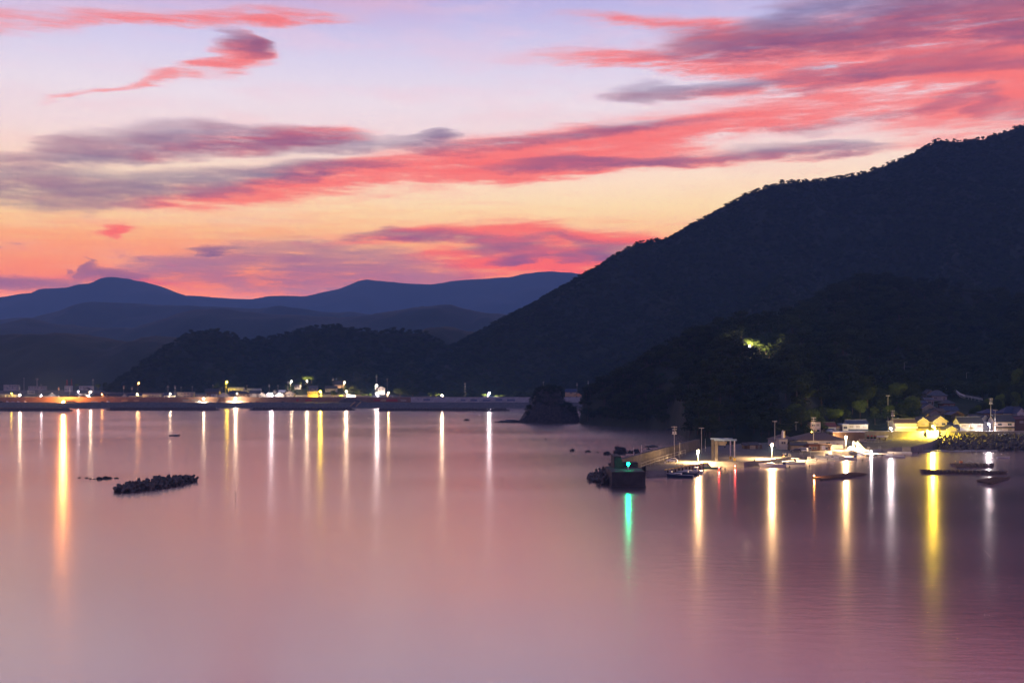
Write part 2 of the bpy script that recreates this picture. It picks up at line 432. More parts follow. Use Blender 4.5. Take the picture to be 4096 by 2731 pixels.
# ------------------------------------------------------------------ water
def build_water():
    m = bpy.data.materials.new('sea_water'); m.use_nodes = True
    nt = m.node_tree; N, L = nt.nodes, nt.links
    N.clear()
    out = N.new('ShaderNodeOutputMaterial')
    g = N.new('ShaderNodeBsdfAnisotropic'); g.distribution = 'MULTI_GGX'
    g.inputs['Roughness'].default_value = WATER_ROUGH
    g.inputs['Color'].default_value = (1.0, 0.91, 0.86, 1)
    d = N.new('ShaderNodeBsdfDiffuse'); d.inputs[0].default_value = (0.012, 0.016, 0.022, 1)
    fr = N.new('ShaderNodeFresnel'); fr.inputs['IOR'].default_value = WATER_IOR
    mx = N.new('ShaderNodeMixShader'); ma = N.new('ShaderNodeMath'); ma.operation = 'MULTIPLY_ADD'; L.new(fr.outputs[0], ma.inputs[0]); ma.inputs[1].default_value = 1 - WATER_BASE; ma.inputs[2].default_value = WATER_BASE; L.new(ma.outputs[0], mx.inputs[0]); L.new(d.outputs[0], mx.inputs[1]); L.new(g.outputs[0], mx.inputs[2])
    L.new(mx.outputs[0], out.inputs[0])
    tc = N.new('ShaderNodeTexCoord')
    # slow patches of calmer and more ruffled water
    mp0 = N.new('ShaderNodeMapping'); mp0.inputs['Scale'].default_value = (0.006, 0.012, 1)
    L.new(tc.outputs['Object'], mp0.inputs[0])
    n0 = N.new('ShaderNodeTexNoise'); n0.inputs['Scale'].default_value = 1; n0.inputs['Detail'].default_value = 4
    L.new(mp0.outputs[0], n0.inputs['Vector'])
    mr = N.new('ShaderNodeMapRange'); L.new(n0.outputs['Fac'], mr.inputs['Value'])
    mr.inputs['From Min'].default_value = 0.3; mr.inputs['From Max'].default_value = 0.7
    mr.inputs['To Min'].default_value = WATER_ROUGH * 0.86; mr.inputs['To Max'].default_value = WATER_ROUGH * 1.12
    L.new(mr.outputs[0], g.inputs['Roughness'])
    # ripples averaged by the long exposure: only a slight residual relief
    mp = N.new('ShaderNodeMapping'); mp.inputs['Scale'].default_value = (0.16, 0.42, 1)
    L.new(tc.outputs['Object'], mp.inputs[0])
    n1 = N.new('ShaderNodeTexNoise'); n1.inputs['Scale'].default_value = 1.0; n1.inputs['Detail'].default_value = 4; n1.inputs['Roughness'].default_value = 0.62
    L.new(mp.outputs[0], n1.inputs['Vector'])
    bp = N.new('ShaderNodeBump'); bp.inputs['Strength'].default_value = 0.55; bp.inputs['Distance'].default_value = 0.06
    L.new(n1.outputs['Fac'], bp.inputs['Height'])
    L.new(bp.outputs[0], g.inputs['Normal'])
    s = 30000.0
    o = MB().add([(-s, -2000, 0), (s, -2000, 0), (s, 40000, 0), (-s, 40000, 0)], [(0, 1, 2, 3)]).build('sea', m)
    tag(o, kind='structure')

WATER_ROUGH, WATER_IOR, WATER_BASE = 0.19, 1.33, 0.50
build_water()

# ------------------------------------------------------------------ distant ridges
def ridge(name, pts, d, front, back, seed, step, rough=1.0, tree=3.0, m=None):
    """a wooded ridge: crest outline read off the photo at distance d, slopes before and behind"""
    px = [p[0] for p in pts]; zc = [Z(p[1], d) for p in pts]
    xs = np.arange(X(px[0], d), X(px[-1], d) + step, step)
    crest = np.interp(xs, [X(p, d) for p in px], zc)
    ys = np.concatenate([np.linspace(d - front, d, max(10, int(front / step / 1.6))), np.linspace(d, d + back, 8)[1:]])
    gx, gy = np.meshgrid(xs, ys)
    t = np.where(gy < d, (gy - (d - front)) / front, 1 - (gy - d) / back)
    t = np.clip(t, 0, 1)
    prof = 1 - (1 - t) ** 1.5
    spur = fbm(gx, gy, seed, front * 0.45, 5)
    z = crest[None, :] * prof + spur * crest[None, :] * 0.32 * rough * np.sin(np.pi * np.clip(t, 0, 1)) * np.where(gy < d, 1, 0.3)
    lim = crest[None, :] - (d - gy) * 0.02
    z = np.where(gy < d, np.minimum(z, np.maximum(lim, 0)), z)
    z = z + fbm(gx, gy, seed + 7, step * 2.2, 2) * tree * np.clip(t * 4, 0, 1)
    z[0, :] = -20; z[-1, :] = -20
    return tag(grid_mesh(name, xs, ys, z, m or M_farhill), kind='structure')

FAR = [(-900, 1230), (-300, 1205), (0, 1190), (153, 1174), (204, 1162), (378, 1152), (459, 1139), (490, 1124), (520, 1120), (582, 1129), (653, 1149), (755, 1187), (878, 1192), (1010, 1197), (1071, 1183), (1224, 1185), (1357, 1154), (1440, 1122), (1469, 1118), (1540, 1126), (1612, 1132), (1714, 1139), (1837, 1121), (1969, 1113), (2041, 1111), (2102, 1095), (2194, 1088), (2286, 1093), (2347, 1101), (2600, 1130), (3200, 1150), (5200, 1200)]
MIDA = [(-900, 1290), (-300, 1290), (0, 1277), (102, 1266), (204, 1282), (306, 1246), (380, 1222), (449, 1213), (592, 1217), (714, 1226), (867, 1228), (1020, 1241), (1184, 1236), (1327, 1256), (1449, 1256), (1600, 1275), (2200, 1290), (3000, 1300)]
MIDB = [(-900, 1310), (0, 1300), (133, 1275), (204, 1290), (408, 1312), (560, 1310), (714, 1256), (796, 1236), (898, 1238), (980, 1251), (1122, 1256), (1276, 1268), (1429, 1271), (1582, 1251), (1684, 1231), (1750, 1224), (1806, 1220), (1898, 1246), (2031, 1261), (2112, 1246), (2300, 1262), (3000, 1300)]
LOWL = [(-900, 1370), (-200, 1350), (0, 1343), (153, 1343), (337, 1336), (429, 1353), (551, 1373), (612, 1348), (694, 1348), (800, 1370), (1300, 1420), (1650, 1370), (1714, 1317), (1786, 1304), (1850, 1316), (1888, 1327), (1949, 1343), (2100, 1400), (2600, 1420)]
ridge('far_mountain_ridge', FAR, 10500, 2200, 1800, 3, 36, 1.0, 5)
ridge('middle_mountain_ridge', MIDA, 5600, 900, 700, 11, 26, 1.0, 5)
ridge('lower_mountain_ridge', MIDB, 3900, 700, 600, 23, 20, 1.0, 5)
ridge('valley_hills', LOWL, 2050, 360, 320, 31, 8, 1.0, 3.2)


# ------------------------------------------------------------------ near hills: height from ridge lines
def seg_field(gx, gy, lines, slope, power=0.92):
    """height of land falling away on both sides of a set of ridge lines"""
    z = np.full(gx.shape, -60.0)
    for ln, k in lines:
        for a, b in zip(ln, ln[1:]):
            ax, ay, az_ = a; bx, by, bz = b
            dx, dy = bx - ax, by - ay; l2 = dx * dx + dy * dy + 1e-6
            t = np.clip(((gx - ax) * dx + (gy - ay) * dy) / l2, 0, 1)
            dist = np.hypot(gx - (ax + t * dx), gy - (ay + t * dy))
            z = np.maximum(z, az_ + t * (bz - az_) - k * slope * dist ** power * 1.35)
    return z

class Field:
    """sampled land surface, for standing things on it"""
    def __init__(s, xs, ys, z): s.xs, s.ys, s.z = xs, ys, z
    def at(s, x, y):
        fx = np.clip((np.asarray(x) - s.xs[0]) / (s.xs[1] - s.xs[0]), 0, len(s.xs) - 1.001)
        fy = np.clip((np.asarray(y) - s.ys[0]) / (s.ys[1] - s.ys[0]), 0, len(s.ys) - 1.001)
        i, j = fx.astype(int), fy.astype(int); u, v = fx - i, fy - j
        Zg = s.z
        return (Zg[j, i] * (1 - u) + Zg[j, i + 1] * u) * (1 - v) + (Zg[j + 1, i] * (1 - u) + Zg[j + 1, i + 1] * u) * v

TREE_H = 5.0     # canopy height taken off the outline where crowns are scattered
# the great mountain on the right
MT = [(1890, 1395, 1500), (1946, 1345, 1500), (1990, 1318, 1510), (2100, 1262, 1530), (2180, 1205, 1560), (2367, 1078, 1620), (2497, 994, 1660), (2553, 961, 1690), (2675, 947, 1720), (2787, 882, 1750), (2908, 816, 1780), (3002, 760, 1800), (3114, 723, 1820), (3254, 714, 1840), (3422, 686, 1860), (3580, 629, 1880), (3674, 592, 1890), (3749, 545, 1900), (3823, 551, 1900), (3935, 545, 1900), (4096, 489, 1900), (4400, 440, 1900), (5000, 520, 1900)]
mt_line = [tuple(P(a, b - 2, d) - Vector((0, 0, TREE_H))) for a, b, d in MT]
spurs = [[tuple(P(2180, 1300, 1500)), tuple(P(2250, 1480, 1370)), tuple(P(2300, 1570, 1310))],
         [tuple(P(2675, 1010, 1650)), tuple(P(2700, 1250, 1430)), tuple(P(2720, 1420, 1290))],
         [tuple(P(3254, 800, 1740)), tuple(P(3150, 1020, 1500)), tuple(P(3050, 1180, 1330))],
         [tuple(P(3749, 640, 1800)), tuple(P(3800, 900, 1560)), tuple(P(3850, 1080, 1360))],
         [tuple(P(4300, 560, 1780)), tuple(P(4400, 900, 1500)), tuple(P(4500, 1080, 1300))]]
xs = np.arange(-140, 1700, 7.0); ys = np.arange(1150, 2500, 7.0)
gx, gy = np.meshgrid(xs, ys)
zz = seg_field(gx, gy, [(mt_line, 1.0)] + [(s, 1.25) for s in spurs], 0.66)
near_crest = np.clip((gy - np.interp(gx, [p[0] for p in mt_line], [p[1] for p in mt_line])) / -130.0, 0, 1)
zz += (fbm(gx, gy, 5, 210, 5) * 34 - np.abs(fbm(gx, gy * .45, 15, 150, 4)) * 40) * np.clip(zz / 80, 0, 1) * (0.12 + 0.88 * near_crest)
MTN = Field(xs, ys, np.maximum(zz, -8))
tag(grid_mesh('mountain', xs, ys, MTN.z, M_forest), kind='structure')

# the dark wooded hill behind the far village
VH = [(520, 1545), (560, 1515), (612, 1445), (663, 1404), (694, 1364), (755, 1328), (847, 1318), (908, 1328), (980, 1354), (1071, 1349), (1153, 1328), (1255, 1298), (1347, 1288), (1429, 1303), (1531, 1313), (1633, 1323), (1714, 1333), (1776, 1364), (1816, 1395), (1888, 1410), (1960, 1440), (2050, 1480)]
vh_line = [tuple(P(a, b - 10, 1650 + 60 * math.sin(a / 160)) - Vector((0, 0, TREE_H))) for a, b in VH]
vs = [[tuple(P(847, 1360, 1600)), tuple(P(880, 1480, 1480))], [tuple(P(1255, 1340, 1600)), tuple(P(1180, 1440, 1490)), tuple(P(1180, 1510, 1430))], [tuple(P(1633, 1360, 1600)), tuple(P(1650, 1480, 1460)), tuple(P(1650, 1545, 1390))], [tuple(P(1450, 1400, 1550)), tuple(P(1440, 1500, 1440))]]
xs = np.arange(-700, 60, 6.0); ys = np.arange(1320, 1960, 6.0)
gx, gy = np.meshgrid(xs, ys)
zz = seg_field(gx, gy, [(vh_line, 1.0)] + [(s, 1.0) for s in vs], 0.80)
zz += fbm(gx, gy, 9, 120, 5) * 8 * np.clip(zz / 40, 0, 1)
VHL = Field(xs, ys, np.maximum(zz, 3.5))
tag(grid_mesh('village_hill', xs, ys, VHL.z, M_forest), kind='structure')

# ------------------------------------------------------------------ trees: crowns of leaf-sized faces
def crown_mesh(name, seed, n, leaf, m, lobes=7, conic=0.0, trunk=True):
    """one tree of unit size: about 1 high, crown radius about 0.45, base at the origin"""
    rng = random.Random(seed); mb = MB()
    ls = []
    for k in range(lobes):
        a = rng.uniform(0, 6.283); h = rng.uniform(0.42, 0.88)
        r = rng.uniform(0.05, 0.26) * (1.25 - conic * h)
        ls.append((math.cos(a) * r, math.sin(a) * r, h, rng.uniform(0.12, 0.23) * (1.2 - conic * h)))
    ls.append((0, 0, 0.72, 0.24))
    for k in range(n):
        cx, cy_, cz, cr = ls[rng.randrange(len(ls))]
        t = rng.uniform(0, 6.283); u = rng.uniform(-1, 1); q = math.sqrt(1 - u * u)
        rr = cr * rng.uniform(0.55, 1.08) ** 0.6
        c = Vector((cx + rr * q * math.cos(t), cy_ + rr * q * math.sin(t), cz + rr * u * 0.8))
        nv = Vector((q * math.cos(t) + rng.uniform(-.7, .7), q * math.sin(t) + rng.uniform(-.7, .7), u + rng.uniform(-.3, .9))).normalized()
        a1 = nv.orthogonal().normalized(); a1.rotate(Matrix.Rotation(rng.uniform(0, 6.28), 3, nv)); b1 = nv.cross(a1)
        s1, s2 = leaf * rng.uniform(0.6, 1.4), leaf * rng.uniform(0.35, 0.8)
        mb.add([c - a1 * s1, c + b1 * s2, c + a1 * s1, c - b1 * s2], [(0, 1, 2, 3)])
    me = mb.mesh(name, m)
    if trunk:
        tr = MB(); tr.tube((0, 0, -0.08), (0.01, 0, 0.45), 0.028, 0.016, 6); tr.tube((0.01, 0, 0.45), (0, 0.02, 0.8), 0.016, 0.006, 5)
        for cx, cy_, cz, cr in ls[:5]: tr.tube((0.01, 0, 0.38), (cx * 0.8, cy_ * 0.8, cz), 0.011, 0.004, 4)
        return me, tr.mesh(name + '_trunk', M_bark)
    return me, None


def merged_tree(name, seed, n, leaf, m, **k):
    """crown and trunk in one mesh, for the woods"""
    c, t = crown_mesh(name, seed, n, leaf, m, **k)
    bm = bmesh.new(); bm.from_mesh(c)
    nf = len(bm.faces); bm.from_mesh(t); bm.faces.ensure_lookup_table()
    for f in bm.faces[nf:]: f.material_index = 1
    bm.to_mesh(c); bm.free(); c.materials.append(M_bark)
    return c


wood_protos = bpy.data.collections.new('wood_trees')
for k in range(5):
    o = bpy.data.objects.new('wood_tree', merged_tree('wood_tree', 40 + k, 420, 0.050, M_leaf, lobes=8, conic=(0, 0.1, 0.3, 0.5, 0.0)[k]))
    wood_protos.objects.link(o)


def scatter_group():
    ng = bpy.data.node_groups.new('wood_scatter', 'GeometryNodeTree')
    ng.interface.new_socket('Geometry', in_out='INPUT', socket_type='NodeSocketGeometry')
    ng.interface.new_socket('Geometry', in_out='OUTPUT', socket_type='NodeSocketGeometry')
    N, L = ng.nodes, ng.links
    gi, go = N.new('NodeGroupInput'), N.new('NodeGroupOutput')
    ci = N.new('GeometryNodeCollectionInfo'); ci.inputs['Collection'].default_value = wood_protos
    ci.inputs['Separate Children'].default_value = True; ci.inputs['Reset Children'].default_value = True
    ip = N.new('GeometryNodeInstanceOnPoints'); ip.inputs['Pick Instance'].default_value = True
    at = N.new('GeometryNodeInputNamedAttribute'); at.data_type = 'FLOAT_VECTOR'; at.inputs['Name'].default_value = 'tree_scale'
    ar = N.new('GeometryNodeInputNamedAttribute'); ar.data_type = 'FLOAT_VECTOR'; ar.inputs['Name'].default_value = 'tree_rot'
    L.new(gi.outputs[0], ip.inputs['Points']); L.new(ci.outputs[0], ip.inputs['Instance'])
    L.new(at.outputs[0], ip.inputs['Scale']); L.new(ar.outputs[0], ip.inputs['Rotation'])
    L.new(ip.outputs[0], go.inputs[0])
    return ng
WOOD_SCATTER = scatter_group()


def wood(name, label, field, spacing, hgt, mask, seed):
    """a wood over a land surface: one mass of trees"""
    rng = np.random.RandomState(seed)
    x0, x1, y0, y1 = field.xs[0], field.xs[-1], field.ys[0], field.ys[-1]
    n = int((x1 - x0) * (y1 - y0) / spacing ** 2)
    x = rng.uniform(x0, x1, n); y = rng.uniform(y0, y1, n); z = field.at(x, y)
    dzy = field.at(x, y + 8) - field.at(x, y - 8)
    ok = mask(x, y, z) & (dzy > -9.0)            # the side turned away is never seen
    px = CX + F * x / y
    ok &= (px > -250) & (px < 4350)
    x, y, z = x[ok], y[ok], z[ok]
    h = hgt * (0.65 + 0.75 * rng.rand(len(x)) ** 2); w = h * rng.uniform(1.25, 2.0, len(x))
    me = bpy.data.meshes.new(name); me.vertices.add(len(x))
    me.vertices.foreach_set('co', np.stack([x, y, z - 0.4], 1).astype(np.float32).ravel())
    a = me.attributes.new('tree_scale', 'FLOAT_VECTOR', 'POINT'); a.data.foreach_set('vector', np.stack([w, w, h], 1).astype(np.float32).ravel())
    a = me.attributes.new('tree_rot', 'FLOAT_VECTOR', 'POINT'); a.data.foreach_set('vector', np.stack([0 * x, 0 * x, rng.uniform(0, 6.28, len(x))], 1).astype(np.float32).ravel())
    me.update()
    o = link_obj(name, me); md = o.modifiers.new('trees', 'NODES'); md.node_group = WOOD_SCATTER
    tag(o, label, 'woodland', kind='stuff')
    return len(x)

wood('mountain_wood', 'dense dark woodland covering the great mountain on the right', MTN, 5.0, 5.6, lambda x, y, z: z > 3, 1)
wood('village_hill_wood', 'dark woodland on the hill behind the far village', VHL, 5.4, 6.5, lambda x, y, z: z > 12, 2)

# ------------------------------------------------------------------ headland, near hill and village slope on the right
CLEAR = []     # (x, y, radius): clearings kept free of the wood
def on_slope(f, px, py, d0=540.0, d1=1200.0):
    """the point of the land surface seen at a pixel"""
    d = np.arange(d0, d1, 1.0)
    hit = np.where(f.at(X(px, d), d) >= Z(py, d))[0]
    d = float(d[hit[0]]) if len(hit) else d1
    return Vector((X(px, d), d, Z(py, d)))

PADS = []      # (x, y, radius, z): level ground cut for houses, filled from the tables
def build_near_hills():
    hl = [(2326, 1688, 815), (2344, 1652, 812), (2359, 1622, 808), (2386, 1585, 800), (2425, 1545, 790), (2483, 1500, 785), (2630, 1441, 785), (2718, 1383, 790), (2796, 1315, 800), (2893, 1286, 810), (2960, 1284, 815), (3060, 1290, 830), (3160, 1255, 880), (3264, 1215, 940), (3360, 1150, 1000), (3460, 1100, 1060), (3560, 1098, 1080), (3655, 1105, 1090), (3850, 1140, 1090), (4096, 1190, 1060), (4400, 1250, 1000), (5200, 1350, 1000)]
    L0 = [tuple(P(a, b + 4, d) - Vector((0, 0, 3.0))) for a, b, d in hl]
    L1 = [tuple(P(2960, 1300, 800)), tuple(P(2900, 1440, 690)), tuple(P(2860, 1570, 620)), tuple(P(2800, 1700, 570))]
    L2 = [tuple(P(3160, 1270, 860)), tuple(P(3160, 1420, 720)), tuple(P(3180, 1540, 620)), tuple(P(3200, 1620, 575))]
    L3 = [tuple(P(3360, 1180, 980)), tuple(P(3350, 1400, 760)), tuple(P(3420, 1530, 660)), tuple(P(3450, 1600, 610))]
    L4 = [tuple(P(3560, 1120, 1050)), tuple(P(3600, 1380, 830)), tuple(P(3600, 1500, 720)), tuple(P(3600, 1570, 640))]
    L5 = [tuple(P(4096, 1210, 1030)), tuple(P(4180, 1380, 800)), tuple(P(4130, 1480, 720)), tuple(P(4100, 1560, 670))]
    xs = np.arange(20, 760, 4.0); ys = np.arange(500, 1250, 4.0)
    gx, gy = np.meshgrid(xs, ys)
    z = seg_field(gx, gy, [(L0, 1.0)] + [(l, 1.35) for l in (L1, L2, L3, L4, L5)], 0.58)
    z += fbm(gx, gy, 77, 70, 5) * 5.0 * np.clip(z / 25, 0, 1)
    # valley floor rising gently behind the sea wall
    px = CX + F * gx / gy
    floor = 4.0 + np.clip(gy - 600, 0, 400) * 0.14
    valley = np.clip((px - 3330) / 120, 0, 1)
    z = np.where(valley > 0, np.maximum(z, floor * valley + z * (1 - valley)), z)
    # the shore: land stops at the coast line and behind the quay
    coast = np.interp(px, [2300, 2318, 2330, 2450, 2600, 2700, 2740, 2770, 2830, 3100, 3330, 3400], [3000, 3000, 812, 772, 742, 705, 640, 560, 525, 522, 530, 556])
    edge = np.clip((gy - coast) / 16.0, 0, 1)
    z = np.where(gy < coast, -6.0, np.minimum(z, -1.5 + edge * 14 + np.clip(gy - coast - 16, 0, 999) * 1.2))
    z = np.where((px > 3370) & (gy > 556), np.maximum(z, np.minimum(4.0, z + 5)), z)
    for (x, y, r, pz) in PADS:
        dd = np.maximum(np.hypot(gx - x, gy - y) - r, 0)
        wgt = np.clip(1 - dd / 9.0, 0, 1)
        z = z * (1 - wgt) + np.where(wgt > 0, pz - 0.15, 0) * wgt
    tag(grid_mesh('headland_and_village_slope', xs, ys, z, M_forest), kind='structure')
    return Field(xs, ys, z)


def near_wood(f):
    """woods on the headland and near hill, kept off the house pads, quay and roads"""
    def mask(x, y, z):
        ok = z > 2.5
        px = CX + F * x / y
        for (hx, hy, r, pz) in PADS:
            ok &= np.hypot(x - hx, y - hy) > r + 4.5
        for (hx, hy, r) in CLEAR: ok &= np.hypot(x - hx, y - hy) > r
        ok &= ~((px > 3640) & (px < 3960) & (y < 710))          # the village itself
        ok &= ~((px > 3225) & (y < 612))                        # kept for the trees set one by one
        ok &= ~((px > 3960) & (y < 660))
        ok &= y > 530
        return ok
    wood('cliff_wood', 'dark trees clinging to the steep seaward face of the headland', f, 2.5, 5.0, lambda x, y, z: mask(x, y, z) & (CX + F * x / y < 2960) & (z > 3.5) & (y < 800) & (f.at(x, y + 3) - f.at(x, y - 3) > 3.6), 8)
    return wood('headland_wood', 'dark woodland covering the headland and the hill behind the fishing harbour', f, 6.2, 8.5, mask, 4)


# ------------------------------------------------------------------ rocks
def rock(px0, px1, py0, py1, seed, label, d=None, group='rocks standing in the bay', name='sea_rock'):
    """a wave-worn rock: outline span in the photo, foot in the water at py1"""
    d = d or F * H / (py1 - HY)
    w = (px1 - px0) * d / F; h = max(0.35, (py1 - py0) * d / F)
    rng = random.Random(seed); bm = bmesh.new()
    bmesh.ops.create_icosphere(bm, subdivisions=3, radius=1)
    for v in bm.verts:
        n = mnoise.fractal(v.co * 1.6 + Vector((seed * 3.1, 0, 0)), 1.0, 2.0, 4) * 0.42
        n += abs(mnoise.noise(v.co * 4.1 + Vector((0, seed, 0)))) * 0.16
        v.co *= 1 + n
        v.co.x *= w * 0.5; v.co.y *= w * 0.38; v.co.z *= h * 0.95
    me = bpy.data.meshes.new(name); bm.to_mesh(me); bm.free(); me.materials.append(M_rock)
    o = link_obj(name, me); o.location = (X((px0 + px1) / 2, d), d + w * 0.3, -0.05)
    return tag(o, label, 'rock', group)

# ------------------------------------------------------------------ building materials
M_conc = mat('concrete', (0.24, 0.22, 0.20), 0.85, 0.28, 0.35, bump=0.15)
M_conc_d = mat('dark_stained_concrete', (0.10, 0.09, 0.085), 0.85, 0.35, 0.35, bump=0.2)
M_conc_p = mat('pale_concrete', (0.42, 0.40, 0.40), 0.85, 0.18, 0.3, bump=0.1)
M_asph = mat('quay_paving', (0.095, 0.084, 0.072), 0.85, 0.3, 0.25, bump=0.1)
M_steel = mat('galvanised_steel', (0.42, 0.42, 0.42), 0.45, 0.2, 2.0, metal=0.6)
M_pole = mat('pole_concrete', (0.36, 0.34, 0.31), 0.8, 0.15, 1.0)
M_wire = mat('cable_black', (0.05, 0.05, 0.05), 0.6, 0.1)
M_white = mat('white_paint', (0.74, 0.73, 0.70), 0.5, 0.10, 0.8)
M_hull = mat('boat_white', (0.72, 0.72, 0.70), 0.35, 0.10, 0.6, spec=0.5)
M_navy = mat('boat_navy', (0.030, 0.045, 0.095), 0.35, 0.2, 0.8, spec=0.5)
M_green = mat('boat_green', (0.06, 0.20, 0.13), 0.45, 0.2, 0.8)
M_redp = mat('red_paint', (0.42, 0.045, 0.04), 0.5, 0.2, 0.8)
M_yel = mat('yellow_paint', (0.62, 0.42, 0.06), 0.5, 0.2, 0.8)
M_orange = mat('orange_float', (0.62, 0.20, 0.05), 0.5, 0.2, 0.8)
M_rubber = mat('black_rubber', (0.02, 0.02, 0.02), 0.7, 0.2, 2)
M_glass = mat('dark_glass', (0.035, 0.040, 0.050), 0.12, 0.1, 1, spec=0.6)
M_curtain = mat('curtained_pane', (0.34, 0.29, 0.22), 0.5, 0.15, 1, spec=0.5)
M_wood = mat('weathered_wood', (0.16, 0.10, 0.065), 0.8, 0.35, 1.2, streak=(1, 1, 6))
M_rope = mat('rope', (0.42, 0.38, 0.28), 0.9, 0.2, 4)
M_tile = {}
for nm, rgb in dict(navy=(0.030, 0.040, 0.085), grey=(0.085, 0.085, 0.095), dark=(0.045, 0.045, 0.052), brown=(0.10, 0.065, 0.045), maroon=(0.12, 0.035, 0.035), metal=(0.20, 0.20, 0.21), green=(0.06, 0.10, 0.08), white=(0.6, 0.6, 0.58)).items():
    M_tile[nm] = mat('roof_' + nm, rgb, 0.6, 0.3, 0.7, bump=0.25, streak=(3, 3, 0.6))
M_wall = {}
for nm, rgb in dict(white=(0.54, 0.52, 0.48), cream=(0.46, 0.39, 0.27), grey=(0.36, 0.34, 0.33), brown=(0.17, 0.11, 0.075), wood=(0.11, 0.07, 0.05), pink=(0.60, 0.50, 0.46), ochre=(0.50, 0.33, 0.16), tan=(0.40, 0.32, 0.23), rust=(0.16, 0.06, 0.04), dim=(0.26, 0.24, 0.23)).items():
    M_wall[nm] = mat('wall_' + nm, rgb, 0.85, 0.18, 0.5, bump=0.05)
CACHE = {}


def window(parent, x, y, z, w=1.6, h=1.2, curtain=False, rz=0.0):
    """frame with a pane set back in it; faces -y"""
    k = ('win', round(w, 1), round(h, 1), curtain)
    if k not in CACHE:
        f = MB(); t = 0.09
        for (cx, cz, sx, sz) in ((0, h / 2 - t / 2, w, t), (0, -h / 2 + t / 2, w, t), (-w / 2 + t / 2, 0, t, h - 2 * t), (w / 2 - t / 2, 0, t, h - 2 * t), (0, 0, 0.06, h - 2 * t)):
            f.box((cx, -0.05, cz), (sx, 0.12, sz))
        p = MB().box((0, 0, 0), (w - 0.1, 0.04, h - 0.1))
        CACHE[k] = (f.mesh('window', M_steel), p.mesh('pane', M_curtain if curtain else M_glass))
    f, p = CACHE[k]
    o = link_obj('window', f, parent); o.location = (x, y, z); o.rotation_euler = (0, 0, rz)
    q = link_obj('pane', p, o)
    return o


def roof_mesh(kind, w, dep, eave, ridge, ov=0.55, t=0.16):
    """pitched roof with thickness over a plan w by dep (front at y=0)"""
    m = MB(); rise = ridge - eave
    x0, x1, y0, y1 = -w / 2 - ov, w / 2 + ov, -ov, dep + ov
    def slab(q):
        q = [Vector(p) for p in q]
        n = (q[1] - q[0]).cross(q[2] - q[0]).normalized() * t
        k = len(q)
        m.add(q + [p + n for p in q], [tuple(reversed(range(k))), tuple(range(k, 2 * k))] + [(i, (i + 1) % k, k + (i + 1) % k, k + i) for i in range(k)])
    if kind == 'gx':
        e = eave - rise * ov / (dep / 2)
        slab([(x0, y0, e), (x1, y0, e), (x1, dep / 2, ridge), (x0, dep / 2, ridge)])
        slab([(x1, y1, e), (x0, y1, e), (x0, dep / 2, ridge), (x1, dep / 2, ridge)])
    elif kind == 'gy':
        e = eave - rise * ov / (w / 2)
        slab([(x0, y1, e), (x0, y0, e), (0, y0, ridge), (0, y1, ridge)])
        slab([(x1, y0, e), (x1, y1, e), (0, y1, ridge), (0, y0, ridge)])
    elif kind == 'hip':
        e = eave - 0.15; r = max(0.12 * w, min(w, dep) * 0.42); yc = dep / 2
        a, b = -w / 2 + r, w / 2 - r
        if a > b: a = b = 0
        slab([(x0, y0, e), (x1, y0, e), (b, yc, ridge), (a, yc, ridge)])
        slab([(x1, y1, e), (x0, y1, e), (a, yc, ridge), (b, yc, ridge)])
        slab([(x0, y1, e), (x0, y0, e), (a, yc, ridge)])
        slab([(x1, y0, e), (x1, y1, e), (b, yc, ridge)])
    else:
        m.box((0, dep / 2, eave + 0.15), (w + 0.5, dep + 0.5, 0.3))
    return m


